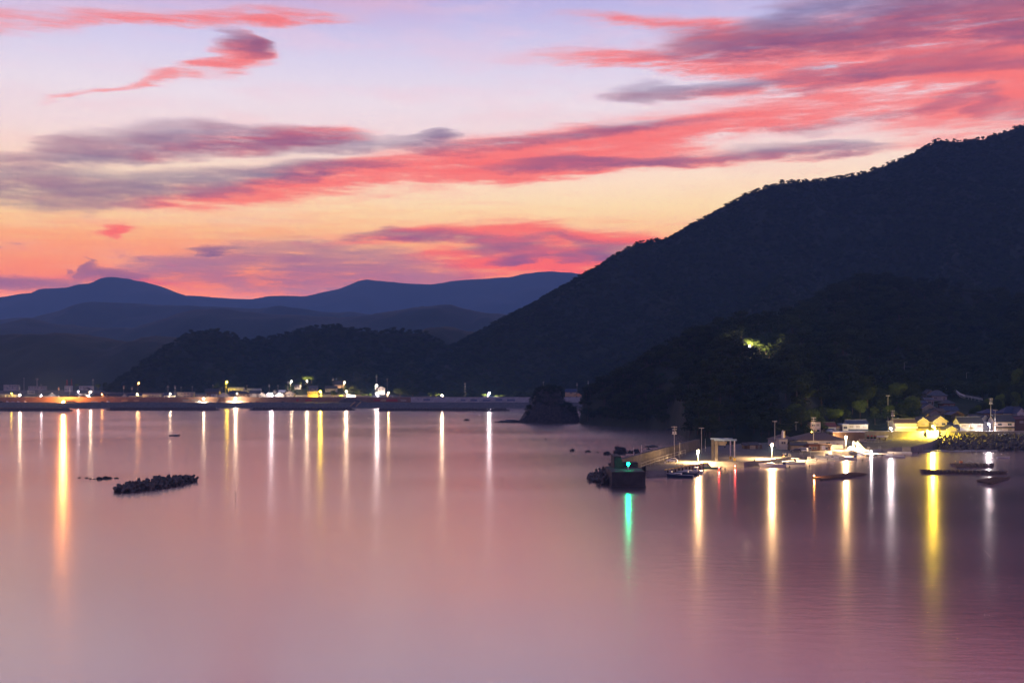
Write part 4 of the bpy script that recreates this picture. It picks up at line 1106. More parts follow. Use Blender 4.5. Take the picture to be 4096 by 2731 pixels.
# ------------------------------------------------------------------ far village houses
FH = [  # px0, px1, distance, eave, ridge, roof form, wall, roof, storeys, label
    (-40, 22, 1282, 1577, 0, 'flat', 'cream', 'metal', 1, 'cream flat house cut by the left edge of the picture'),
    (24, 63, 1284, 1578, 0, 'flat', 'cream', 'metal', 1, 'cream flat house below the tall grey office block'),
    (14, 66, 1420, 1539, 0, 'flat', 'grey', 'metal', 3, 'tall grey office block, the highest building of the far village'),
    (96, 148, 1290, 1585, 1576, 'gx', 'cream', 'dark', 1, 'low dark roofed house right of the first bright street lamp'),
    (110, 128, 1345, 1563, 0, 'flat', 'grey', 'white', 1, 'small pale flat building left of the lookout tower'),
    (113, 178, 1440, 1545, 0, 'flat', 'grey', 'metal', 1, 'wide grey flat building carrying the lookout tower'),
    (160, 229, 1296, 1583, 1570, 'hip', 'white', 'dark', 1, 'large hipped roof house with a white front left of the orange headlights'),
    (192, 226, 1291, 1583, 1571, 'gy', 'white', 'grey', 1, 'white gable front standing before the large hipped roof'),
    (258, 281, 1390, 1543, 0, 'flat', 'white', 'metal', 2, 'narrow white block under the red lattice mast'),
    (275, 311, 1286, 1588, 1581, 'gx', 'white', 'maroon', 1, 'low white house right above the orange headlights'),
    (318, 350, 1284, 1587, 1579, 'gy', 'ochre', 'dark', 1, 'small orange ochre gable house beside the headlights'),
    (316, 366, 1400, 1545, 0, 'flat', 'white', 'white', 2, 'white two storey flat house behind the pair of white lamps'),
    (330, 358, 1360, 1562, 1549, 'gy', 'grey', 'dark', 1, 'grey gable house between the two white lamps'),
    (304, 345, 1320, 1572, 1562, 'gx', 'dim', 'dark', 1, 'dim house with a dark roof under the left white lamp'),
    (373, 421, 1284, 1583, 1576, 'gx', 'cream', 'brown', 1, 'cream house with a brown roof left of the dark gap'),
    (423, 443, 1292, 1582, 1576, 'gx', 'dim', 'dark', 1, 'small dark house squeezed between two cream houses'),
    (443, 500, 1283, 1583, 1574, 'gx', 'cream', 'dark', 1, 'cream house with a long dark roof and a white gable porch'),
    (490, 506, 1281, 1584, 1575, 'gy', 'white', 'dark', 1, 'narrow white gable porch with small windows'),
    (507, 566, 1287, 1582, 1574, 'gx', 'white', 'navy', 1, 'long low white house with a navy roof under the utility lamp'),
    (570, 640, 1284, 1577, 0, 'flat', 'cream', 'metal', 1, 'pale flat house with a wide row of windows and orange shutters'),
    (656, 701, 1286, 1580, 1570, 'gx', 'white', 'navy', 1, 'white house with a blue roof and a lamp at its corner'),
    (707, 772, 1290, 1569, 0, 'flat', 'tan', 'metal', 2, 'tan flat two storey house with a weathered upper floor'),
    (783, 821, 1285, 1577, 1572, 'gx', 'cream', 'green', 1, 'small yellowish house with a green roof'),
    (820, 876, 1320, 1565, 1555, 'gx', 'brown', 'dark', 2, 'brown two storey house with a broad dark roof'),
    (843, 864, 1283, 1577, 0, 'flat', 'white', 'metal', 1, 'small bright white box house below the brown two storey house'),
    (872, 916, 1288, 1582, 1570, 'gy', 'white', 'grey', 1, 'white gable house above the steep brown ramp'),
    (914, 958, 1300, 1574, 1563, 'gx', 'dim', 'navy', 1, 'dim house with a navy roof left of the bright work lamp'),
    (912, 974, 1360, 1555, 1549, 'gx', 'grey', 'metal', 1, 'long grey shed roof behind the work lamp houses'),
    (938, 979, 1330, 1565, 1559, 'gx', 'white', 'metal', 1, 'white house wall below the long grey shed roof'),
    (945, 994, 1292, 1575, 1566, 'hip', 'tan', 'dark', 1, 'tan hipped house behind the guard rail'),
    (988, 1040, 1345, 1560, 1553, 'gx', 'grey', 'metal', 1, 'grey house with a metal roof and a pale skylight'),
    (998, 1040, 1284, 1572, 1561, 'gx', 'cream', 'dark', 1, 'cream house with two windows and a big dark roof'),
    (1036, 1059, 1282, 1578, 1570, 'gy', 'cream', 'brown', 1, 'small cream gable house with one wide window'),
    (1063, 1086, 1286, 1577, 1569, 'gy', 'white', 'dark', 1, 'white gable house left of the violet white lamp'),
    (1090, 1104, 1310, 1570, 1560, 'gy', 'cream', 'brown', 1, 'tall narrow cream gable behind the violet white lamp'),
    (1102, 1137, 1284, 1579, 1569, 'gy', 'cream', 'navy', 1, 'cream gable house right of the violet white lamp'),
    (1114, 1139, 1305, 1567, 1560, 'gx', 'dim', 'white', 1, 'house with a pale roof panel above the cream gable'),
    (1138, 1176, 1286, 1573, 1563, 'gy', 'tan', 'dark', 1, 'grey tan gable house left of the dark hedge'),
    (1178, 1200, 1380, 1542, 1537, 'gx', 'white', 'grey', 1, 'small white house on the slope under the hillside lamp'),
    (1230, 1270, 1284, 1566, 0, 'flat', 'ochre', 'metal', 1, 'ochre flat house lit by the yellow lamp'),
    (1235, 1268, 1345, 1552, 1543, 'gx', 'dim', 'grey', 1, 'dim grey roofed house behind the yellow lamp'),
    (1300, 1346, 1340, 1553, 1544, 'gx', 'grey', 'dark', 1, 'grey house with a dark roof left of the hillside house'),
    (1338, 1373, 1420, 1537, 1524, 'gx', 'tan', 'dark', 1, 'tan house high on the slope beside the warm hillside lamp'),
    (1388, 1420, 1280, 1581, 0, 'flat', 'white', 'white', 1, 'small open white shed at the wall top right of the white lamp'),
    (1511, 1539, 1320, 1552, 1545, 'gy', 'white', 'dark', 2, 'tall white house with a curved gable right of the bright lamp'),
    (2262, 2306, 1292, 1567, 1556, 'gx', 'ochre', 'navy', 1, 'orange lit house with a navy roof right of the wooded sea stack'),
    (2300, 2326, 1283, 1580, 1571, 'gy', 'ochre', 'brown', 1, 'small orange gable shed beside the orange lit house'),
]
for (a, b, d, ev, rd, kd, wl, rf, st, lb) in FH:
    house(a, b, d, ev, rd, kd, wl, rf, lb, base=(GROUND if d < 1310 else None), storeys=st, pad=False, dep=8, group='houses of the far village', name='office_block' if 'office' in lb else 'house', cat='building' if 'block' in lb or 'shed' in lb else 'house', wins=None if b - a > 18 else 1)

# lookout tower, masts, transmission tower
t = thing('lookout_tower', (X(143, 1440), 1440, Z(1545, 1440)), 'slim grey lookout tower on the wide flat building', 'tower')
MB().tube((0, 4, 0), (0, 4, 8.2), 0.8, 0.7, 10).build('shaft', M_conc, t)
MB().tube((0, 4, 6.6), (0, 4, 7.6), 0.9, 1.5, 10).tube((0, 4, 7.6), (0, 4, 9.6), 1.5, 1.5, 10).build('cabin', M_conc, t)
MB().tube((0, 4, 9.6), (0, 4, 9.9), 1.8, 1.8, 10).tube((0, 4, 9.9), (0, 4, 10.8), .1, .1, 5).build('roof', M_steel, t)

def lattice(px, py0, py1, d, w, label, name, m):
    b = Z(py1, d); hz = Z(py0, d) - b
    t = thing(name, (X(px, d), d, b), label, 'tower')
    for sx in (-1, 1):
        for sy in (-1, 1):
            MB().tube((sx * w, sy * w, 0), (sx * w * .3, sy * w * .3, hz), .05 * w + .06, .04 * w + .04, 5).build('leg', m, t)
    br = MB(); k = 6
    for i in range(k):
        z0, z1 = hz * i / k, hz * (i + 1) / k; a, c = w * (1 - .7 * i / k), w * (1 - .7 * (i + 1) / k)
        for sy in (-1, 1):
            br.tube((-a, sy * a, z0), (c, sy * c, z1), .04 * w + .03, None, 4); br.tube((a, sy * a, z0), (-c, sy * c, z1), .04 * w + .03, None, 4)
    br.build('bracing', m, t)
    ar = MB()
    for q in (.7, .85, 1.0): ar.box((0, 0, hz * q), (w * 2.2, .15 * w, .15 * w))
    ar.build('crossarm', m, t)
lattice(268, 1519, 1543, 1392, 1.1, 'red lattice radio mast on the narrow white block', 'radio_mast', M_redp)
lattice(286, 1517, 1545, 1420, .7, 'thin red mast just right of the lattice radio mast', 'radio_mast', M_redp)
lattice(2216, 1076, 1091, 10480, 4.5, 'transmission tower standing on the far mountain ridge', 'transmission_tower', M_steel)
t = thing('mast_pole', (X(96, 1400), 1400, Z(1560, 1400)), 'tall thin mast with a flat head left of the lookout tower', 'mast')
MB().tube((0, 0, 0), (0, 0, 14.6), .25, .18, 6).build('post', M_steel, t); MB().tube((0, 0, 14.4), (0, 0, 15.0), .5, 1.2, 8).build('head', M_steel, t)

# ------------------------------------------------------------------ far lamps
FL = [  # px, py, distance, base height, colour, power, globe radius, label
    (80, 1579, 1272, GROUND, 'white', 9000, .42, 'bright warm lamp at the left end of the far sea wall'),
    (46, 1573, 1276, GROUND, 'yellow', 500, .25, 'small yellow lamp below the office block'),
    (165, 1581, 1274, GROUND, 'cool', 1100, .28, 'small bluish lamp left of the large hipped roof'),
    (313, 1566, 1300, GROUND, 'cool', 1800, .34, 'left one of the two white lamps before the white two storey house'),
    (362, 1566, 1300, GROUND, 'white', 5000, .42, 'right one of the two white lamps, beside the green lit trees'),
    (408, 1577, 1275, GROUND, 'orange', 600, .25, 'small orange lamp over the brown roofed cream house'),
    (555, 1531, 1420, 16.0, 'orange', 900, .32, 'lone orange lamp at the foot of the dark hill'),
    (549, 1576, 1275, GROUND, 'warm', 1000, .28, 'warm lamp on the front of the long low white house'),
    (681, 1574, 1275, GROUND, 'white', 1400, .30, 'lamp at the corner of the white house with the blue roof'),
    (815, 1594, 1252, SHELF, 'white', 6500, .50, 'glaring white work lamp on the far road left of the steep ramp'),
    (908, 1527, 1340, GROUND + 1, 'yellow', 2800, .42, 'high yellow lamp on a curved pole above the far village'),
    (947, 1573, 1280, GROUND, 'warm', 800, .26, 'small warm lamp above the bright work lamp'),
    (942, 1592, 1252, SHELF, 'white', 15000, .52, 'glaring white work lamp at the foot of the steep ramp'),
    (1086, 1575, 1272, GROUND, 'cool', 15000, .50, 'violet white lamp with the widest glare above the middle breakwater'),
    (1166, 1524, 1395, 18.0, 'white', 1700, .34, 'white hillside lamp left of the bright green tree'),
    (1281, 1565, 1272, GROUND, 'yellow', 15000, .50, 'strong yellow lamp above the row of square gaps'),
    (1379, 1528, 1405, 17.0, 'warm', 1700, .34, 'warm lamp high beside the tan hillside house'),
    (1385, 1565, 1274, GROUND, 'white', 9000, .42, 'white lamp over the top of the long ramp'),
    (1507, 1541, 1300, GROUND, 'white', 3500, .42, 'upper one of two white lamps left of the tall white house'),
    (1508, 1574, 1274, GROUND, 'cool', 14000, .45, 'lower one of two white lamps left of the tall white house'),
    (1554, 1571, 1276, GROUND, 'warm', 2800, .36, 'warm lamp above the white van on the wall top'),
    (1768, 1581, 1272, GROUND, 'white', 16000, .52, 'bright white lamp above the pale painted wall, the left one of two'),
    (1957, 1572, 1272, GROUND, 'cool', 14000, .52, 'bright white lamp above the pale painted wall, the right one of two'),
    (2374, 1588, 1276, GROUND, 'orange', 1500, .34, 'orange lamp partly behind the headland trees'),
]
for i, (a, b, d, bs, kd, pw, r, lb) in enumerate(FL):
    street_lamp(a, b, d, bs, kd, pw * FAR_POWER * .55, lb, r=r * 1.35, group='lamps of the far shore', side=1 if i % 2 else -1, pole_r=.12, arm=1.2, down=8.0 if pw > 4000 else 16.0)
# lamp-lit tree
street_lamp(1228, 1522, 1376, 15.0, 'white', 4200 * FAR_POWER, 'lamp hidden among the bright green hillside tree', r=.25, group='lamps of the far shore')

# car with its headlights on, facing the bay
t = car((X(258, 1250), 1250, SHELF), -math.pi / 2 - .15, 'van', 'orange', 'van on the far road with glaring orange headlights', near=False, name='van')
for s in (-1, 1):
    MB().sphere((2.05, s * .62, .9), .62, 12, 8).build('lit_headlight', glow('orange', LAMP_RGB['orange'], 90), t, True)
hl_ = light_at(t, (2.75, 0, .9), 'orange', 330000 * FAR_POWER, .3, 'SPOT')
hl_.data.spot_size = math.radians(130); hl_.data.spot_blend = .6; hl_.rotation_euler = (0, -math.pi / 2 + .05, 0)

light_at(t, (2.9, 0, 1.6), 'orange', 45000 * FAR_POWER, .3)  # added point light beside the headlight beam, puts an orange glow on the wall

# far poles
for px, top, d, lb, tf in ((79, 1546, 1300, 'pole behind the first bright street lamp', True), (157, 1559, 1285, 'short pole left of the small bluish lamp', False), (164, 1536, 1340, 'tall pole behind the small bluish lamp', False), (235, 1548, 1285, 'pole left of the orange headlights', True), (279, 1548, 1300, 'pole right of the narrow white block', True), (372, 1517, 1330, 'tall pole by the green lit trees', False), (495, 1543, 1285, 'pole at the white gable porch', True), (528, 1546, 1300, 'pole behind the long low white house', True), (672, 1544, 1290, 'pole behind the blue roofed white house', False), (700, 1542, 1280, 'pole right of the blue roofed white house', True), (724, 1546, 1300, 'pole behind the left part of the tan flat house', False), (769, 1544, 1290, 'pole behind the right end of the tan flat house', False), (852, 1538, 1340, 'dim pole behind the brown two storey house', False), (888, 1548, 1310, 'pole below the high yellow lamp', False), (951, 1548, 1300, 'pole behind the small warm lamp', True), (988, 1540, 1350, 'dim pole behind the grey metal roofs', False), (1077, 1536, 1330, 'pole behind the violet white lamp', True), (1112, 1540, 1330, 'pole right of the violet white lamp', False), (1152, 1526, 1400, 'thin pole left of the hillside lamp', False), (1332, 1511, 1380, 'tall pole left of the tan hillside house', True), (1506, 1505, 1330, 'pole rising above the upper white lamp', False), (1549, 1514, 1340, 'tall pole right of the tall white house', False), (1860, 1532, 1300, 'thin bare pole between the two lamps above the pale wall', False), (2174, 1526, 1290, 'pole top showing left behind the sea stack', False), (2308, 1531, 1290, 'left one of two poles by the orange lit house', True), (2353, 1523, 1290, 'right one of two poles by the orange lit house', True)):
    utility_pole(px, top, d, GROUND if d < 1320 else 10.0, 'utility ' + lb, arms=2 if not tf else 3, transformer=tf, group='utility poles of the far village')
for i, (a, b, h0, h1) in enumerate(((79, 164, 1550, 1542), (235, 279, 1551, 1551), (279, 372, 1553, 1525), (495, 528, 1546, 1549), (672, 700, 1547, 1545), (700, 769, 1546, 1547), (1332, 1506, 1515, 1509))):
    cable(P(a, h0, 1300), P(b, h1, 1300), 1.5, ('overhead cable left of the lookout tower', 'overhead cable above the orange headlights', 'overhead cable over the pair of white lamps', 'overhead cable at the white gable porch', 'overhead cable right of the blue roofed house', 'overhead cable over the tan flat house', 'overhead cable over the long ramp')[i], r=.05)

# far cars
FC = [(5, 'hatch', 'black', 0, 'dark car at the left edge of the far road'), (30, 'kei', 'white', 1.57, 'leftmost pale kei van parked on the far road'), (51, 'hatch', 'silver', 0.3, 'silver car beside the leftmost kei van'), (74, 'kei', 'white', 1.4, 'pale kei van under the first bright lamp'), (101, 'kei', 'white', 1.7, 'pale kei van farthest right in the left car row'), (371, 'hatch', 'silver', 0, 'first of two silver cars on the far road below the white lamps'), (383, 'hatch', 'silver', 0, 'second of two silver cars on the far road below the white lamps'), (433, 'van', 'white', 1.4, 'white van on the far road below the dark gap'), (412, 'hatch', 'black', 0, 'dark car on the far road left of the white van'), (792, 'van', 'white', 0, 'white van beside the left work lamp'), (828, 'hatch', 'black', 0, 'black car just right of the left work lamp'), (842, 'hatch', 'black', 0, 'black car between the left work lamp and the ramp'), (954, 'kei', 'orange', 1.5, 'orange lit kei van just right of the ramp'), (968, 'hatch', 'silver', 0, 'silver car beside the orange lit kei van'), (1002, 'kei', 'orange', 1.5, 'lone orange kei van on the far road'), (1030, 'hatch', 'red', .3, 'red car on the far road'), (1133, 'hatch', 'black', 0, 'black car on the far road below the grey tan gable house')]
for px, kd, cl, rz, lb in FC:
    car((X(px, 1253), 1253, SHELF), rz, kd, cl, lb, 'cars parked along the far sea wall', near=False)
car((X(1565, 1268), 1268, GROUND + 2.2), 0, 'van', 'white', 'white van parked on top of the far wall under the warm lamp', 'cars parked along the far sea wall', near=False)
tag(MB().box((X(1530, 1268), 1270, GROUND + 1.1), (34, 5, 2.2)).build('wall_top_terrace', M_conc), kind='structure')

# far trees caught by the lamps, and shrubs on the wall top
FT = [(305, 1552, 1345, 5.5, 4.5, 1, 'bright yellow green tree left of the white two storey house'), (392, 1560, 1335, 7.5, 9, 1, 'broad green tree lit by the right white lamp'), (420, 1556, 1365, 9, 8, 0, 'darker tree behind the broad lit tree'), (446, 1562, 1350, 7, 8, 0, 'dark round tree left of the dark hedge'), (500, 1566, 1340, 6, 10, 0, 'wide dark thicket above the cream houses'), (868, 1556, 1372, 9, 8, 1, 'dim green tree left of the high yellow lamp'), (1225, 1534, 1386, 9.5, 9, 1, 'brilliant green tree on the slope right of the hillside lamp'), (1246, 1530, 1384, 8.5, 8, 1, 'green tree joined to the right side of the brilliant tree'), (1196, 1540, 1378, 4.5, 8, 1, 'low bright shrub left of the brilliant tree'), (1212, 1562, 1330, 7, 9, 0, 'dark tree below the brilliant tree'), (1335, 1588, 1282, 8, 12, 0, 'big round dark tree right of the yellow lamp'), (1362, 1589, 1278, 3.6, 7, 1, 'pale green shrub left of the lamp over the long ramp'), (1428, 1586, 1290, 9, 6, 0, 'tall dark conifer shape right of the open shed'), (1455, 1588, 1282, 4, 9, 1, 'lit green shrub right of the tall dark conifer'), (1480, 1588, 1284, 5, 7, 1, 'lit shrub left of the lower white lamp'), (1600, 1588, 1290, 12, 15, 0, 'large dark tree right of the warm lamp'), (1650, 1588, 1290, 10, 14, 0, 'dark tree above the start of the pale wall'), (1722, 1588, 1280, 6, 8, 1, 'green shrub farther left of the left wall lamp'), (1745, 1589, 1278, 5, 8, 1, 'yellow green shrub close left of the left wall lamp'), (1936, 1589, 1278, 4.5, 8, 1, 'yellow green shrub close left of the right wall lamp'), (1988, 1589, 1278, 3.6, 5, 1, 'small lit shrub right of the right wall lamp'), (2012, 1589, 1278, 3.4, 8, 1, 'long low lit shrub toward the sea stack'), (2048, 1589, 1278, 2.6, 6, 1, 'last low shrub left of the sea stack'), (2342, 1590, 1282, 6, 4, 1, 'small tree between the two poles by the orange house')]
for i, (px, py, d, h, w, br, lb) in enumerate(FT):
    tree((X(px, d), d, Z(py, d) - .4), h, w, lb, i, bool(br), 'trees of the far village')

# ------------------------------------------------------------------ fishing harbour: quay and breakwater
DECK = 1.9
edge = [(2583, 380, DECK), (2664, 383, DECK), (2700, 391, DECK), (2740, 399, DECK), (2825, 415.5, DECK), (2828, 421.5, DECK), (2976, 421, DECK), (3055, 428, DECK), (3150, 445, DECK), (3252, 464, DECK), (3328, 483, DECK), (3425, 485, DECK), (3467, 490, DECK), (3520, 497, 2.0), (3610, 503, 2.3), (3643, 501, 2.5), (3680, 508, 3.0), (3727, 522, 3.6), (3745, 537, 4.1), (3768, 554, 4.3)]
backd = [(2583, 404, DECK), (2664, 436, DECK), (2700, 450, DECK), (2740, 470, DECK), (2825, 508, DECK), (2828, 509, DECK), (2976, 540, DECK), (3055, 545, DECK), (3150, 550, DECK), (3252, 552, DECK), (3328, 554, 2.2), (3425, 554.2, 3.0), (3467, 554.2, 3.0), (3520, 554.2, 3.0), (3610, 554.2, 3.1), (3643, 554.2, 3.4), (3680, 554.2, 3.8), (3727, 554.2, 4.1), (3745, 554.2, 4.2), (3768, 556, 4.3)]
fe = [(X(a, d), d, z) for a, d, z in edge]; be = [(X(a, d), d, z) for a, d, z in backd]
me_ = [tuple((Vector(p) + Vector(q)) / 2) for p, q in zip(fe, be)]
strip('quay_apron', [fe, me_, be], M_asph)
strip('quay_front', [[(x, y - .05, -3) for x, y, z in fe], [(x, y, z) for x, y, z in fe]], M_conc)
# kerb blocks and fenders along the pier edge
t = thing('quay_kerb', fe[1], 'row of yellow kerb blocks along the pier edge behind the dark blue boats', 'kerb')
for i in range(13):
    u = i / 12; p = Vector(fe[1]).lerp(Vector(fe[4]), .02 + .95 * u) - Vector(fe[1])
    o = MB().box((0, .35, .13), (2.0, .3, .26)).build('kerb_block', M_yel, t); o.location = p; o.rotation_euler.z = math.atan2(fe[4][1] - fe[1][1], fe[4][0] - fe[1][0])
t = thing('quay_fenders', (fe[1][0], fe[1][1], 0), 'black upright fenders on the pier face behind the dark blue boats', 'fender')
for i in range(11):
    p = Vector(fe[1]).lerp(Vector(fe[4]), .04 + .088 * i) - Vector(fe[1])
    o = MB().tube((0, -.2, -.6), (0, -.2, 1.7), .22, .22, 8).build('fender', M_rubber, t); o.location = (p.x, p.y, 0)

# breakwater head: lower block, upper end of the parapet
d0, d1 = 344, 367
M_wet = mat('wet_dark_concrete', (0.045, 0.042, 0.042), 0.8, 0.35, 0.35, bump=0.2)
xa, xb = X(2446.7, d0), X(2582, d0)
t = thing('breakwater_block', ((xa + xb) / 2, d0, 0), 'square concrete head of the breakwater bearing the green light', 'breakwater')
hw = (xb - xa) / 2
MB().box((0, 11.5, .75), (2 * hw, 23, 7.5)).build('base_block', M_wet, t)
MB().box((0, 11.5, -.2), (2 * hw + .5, 23.5, 1.0)).build('plinth', M_wet, t)
MB().box((0, .2, 4.52), (2 * hw, .4, .14)).build('edge_strip', M_conc_d, t)
ub = MB()
x0, x1, x2 = X(2453, 360) - (xa + xb) / 2, X(2480, 360) - (xa + xb) / 2, X(2487, 360) - (xa + xb) / 2
ub.add([(x0, 14, 4.4), (x2 + .6, 14, 4.4), (x1, 14, 8.3), (x0, 14, 8.3), (x0, 25, 4.4), (x2 + .6, 25, 4.4), (x1, 25, 8.3), (x0, 25, 8.3)], [(0, 1, 2, 3), (7, 6, 5, 4), (0, 4, 5, 1), (1, 5, 6, 2), (2, 6, 7, 3), (3, 7, 4, 0)])
ub.build('parapet_end', M_wet, t)
MB().box((hw * .45, 20.5, 5.2), (hw * 1.0, 4, 1.6)).build('rear_step', M_wet, t)

# parapet wall of the breakwater, in cast sections
pw = [(2494, 369), (2540, 386), (2580, 402), (2630, 421), (2680, 441), (2720, 459), (2760, 480), (2805, 502)]
pp = [Vector((X(a, d), d, 0)) for a, d in pw]
t = thing('breakwater_parapet', pp[0], 'long sloping concrete parapet wall of the breakwater behind the white car', 'wall')
for i, (a, b) in enumerate(zip(pp, pp[1:])):
    dr = (b - a).normalized(); nr = Vector((-dr.y, dr.x, 0)); top = 6.4 - .1 * i
    a2, b2 = a + dr * .03 - pp[0], b - dr * .03 - pp[0]
    def sec(p): return [p + Vector((0, 0, -1)), p + nr * .7 + Vector((0, 0, top)), p + nr * 2.4 + Vector((0, 0, top)), p + nr * 7 + Vector((0, 0, -2))]
    MB().loft([sec(a2), sec(b2)]).build('wall_section', M_conc_d if i % 2 else mat('parapet_concrete', (0.085, 0.074, 0.064), 0.85, .3, .3, bump=.2, streak=(1, 1, .3)), t)
t = thing('pipe_rail', pp[1], 'pair of pale pipes on posts running along the foot of the parapet wall', 'railing')
for z in (1.1, 2.1):
    MB().path([(p + Vector((2.0, -1.2, 1.9 + z)) - pp[1]) for p in pp[1:6]], .07, 6).build('rail', M_pole, t)
for k in range(12):
    q = pp[1].lerp(pp[5], k / 11) + Vector((2.0, -1.2, 1.9)) - pp[1]
    MB().tube(q, q + Vector((0, 0, 2.15)), .05, .05, 5).build('post', M_steel, t)

# green harbour light
gz = Z(1855, 352)
t = thing('harbour_light', (X(2513, 352), 352, 4.5), 'green harbour light on a short post on the breakwater head', 'beacon')
MB().tube((0, 0, 0), (0, 0, gz - 4.9), .16, .13, 8).build('post', M_white, t)
MB().tube((0, 0, 0), (0, 0, .25), .4, .35, 8).build('base', M_conc, t)
MB().sphere((0, 0, gz - 4.5), .46, 12, 8).build('lantern', glow('green', LAMP_RGB['green'], 60), t, True)
gl = light_at(t, (0, -.62, gz - 4.5), 'green', 420 * NEAR_POWER, shape='SPOT')
gl.data.spot_size = math.radians(36); gl.data.spot_blend = .5; gl.rotation_euler = (math.radians(-90), 0, 0)

# tetrapods: at the breakwater, the mound in the bay, the slope below the village wall
rng = random.Random(12)
for i in range(42):
    u = rng.random(); px = 2362 + 92 * u; d = rng.uniform(352, 384)
    z = .2 + u * rng.uniform(1.5, 4.6)
    tetrapod((X(px, d), d, z), rng.uniform(1.15, 1.45), i, 'dark tetrapod heaped against the left side of the breakwater head', 'tetrapods at the breakwater head')
tag(MB().add([(X(2385, 352), 352, -1), (X(2447, 352), 352, -1), (X(2447, 352), 352, 2.6), (X(2385, 384), 384, -1), (X(2447, 384), 384, -1), (X(2447, 384), 384, 2.6)], [(0, 1, 2), (3, 5, 4), (0, 2, 5, 3), (0, 3, 4, 1), (1, 4, 5, 2)]).build('rubble_core', M_rock), kind='structure')
a, b = G(478, 1968), G(770, 1922)
for i in range(80):
    u = (i + rng.random()) / 80; p = a.lerp(b, u); v = rng.uniform(-1, 1)
    n_ = Vector((1, -.15, 0)) * 0
    wd = 3.2 + 2.4 * math.sin(math.pi * u)
    off = Vector((-(b - a).y, (b - a).x, 0)).normalized() * v * wd
    tetrapod(p + off + Vector((0, 0, (1 - v * v) * (.9 + 1.1 * math.sin(math.pi * min(1, u * 1.1))) + .1)), rng.uniform(1.1, 1.4), 100 + i, 'dark tetrapod in the low mound lying in the open bay', 'tetrapods in the bay mound')
sec = []
for k in range(9):
    u = k / 8; p = a.lerp(b, u); o_ = Vector((-(b - a).y, (b - a).x, 0)).normalized(); wd = 3.0 + 2.2 * math.sin(math.pi * u); hh = .7 + .9 * math.sin(math.pi * u)
    sec.append([p - o_ * wd + Vector((0, 0, -1)), p - o_ * wd * .5 + Vector((0, 0, hh * .8)), p + Vector((0, 0, hh)), p + o_ * wd * .5 + Vector((0, 0, hh * .8)), p + o_ * wd + Vector((0, 0, -1))])
tag(MB().loft(sec).build('mound_core', M_rock), kind='structure')

# sea wall below the village, its gate, and the armoured slope
SW = 554.6; x0, x1 = X(3352, SW), X(4330, SW)
t = thing('village_sea_wall', ((x0 + x1) / 2, SW, 0), 'long concrete sea wall between the slipway and the village houses', 'wall')
n = 14; w = (x1 - x0) / n; me = MB().box((0, .35, 3.9), (w - .06, .7, 5.8)).mesh('wall_panel', M_conc)
for i in range(n):
    o = link_obj('wall_panel', me, t); o.location = (-(x1 - x0) / 2 + (i + .5) * w, (i % 2) * .012, 0)
MB().box((0, .35, 6.88), (x1 - x0, .95, .18)).build('coping', M_conc_p, t)
t = thing('flood_gate', (X(3729, 553.6), 553.6, 4.0), 'glaring white steel flood gate under the yellow street lamp', 'gate')
MB().box((0, 0, 1.6), (4.4, .18, 3.0)).build('gate_leaf', M_white, t)
for s in (-1.5, 0, 1.5): MB().box((s, -.14, 1.6), (.12, .12, 2.9)).build('stiffener', M_white, t)
for s in (-2.45, 2.7): MB().box((s, .05, 1.7), (.45, .5, 3.4)).build('gate_post', M_conc_p, t)
sl = [(3757, 3.2), (3800, 4.4), (3850, 4.8), (3950, 5.0), (4100, 5.0), (4330, 5.0)]
strip('armoured_slope', [[(X(a, 507), 507, -1.5) for a, z in sl], [(X(a, 513), 513, .1) for a, z in sl], [(X(a, 532), 532, z * .5) for a, z in sl], [(X(a, 554), 554, z) for a, z in sl]], M_rock)
strip('beach_strip', [[(X(a, 505 + 3 * math.sin(a)), 505 + 3 * math.sin(a), -.3) for a in range(3690, 4000, 20)], [(X(a, 514), 514, .45) for a in range(3690, 4000, 20)]], mat('pale_sand', (0.36, 0.30, 0.22), .9, .2, .4))
for i in range(176):
    px = 3762 + 350 * ((i % 35) + rng.random()) / 35; u = ((i // 35) + rng.random() * .9) / 5
    d = 513 + 40 * u; z = .2 + 4.9 * u
    tetrapod((X(px, d), d, z + .45), rng.uniform(1.15, 1.6), 300 + i, 'block of the rough armour slope below the village sea wall', 'armour blocks below the village')

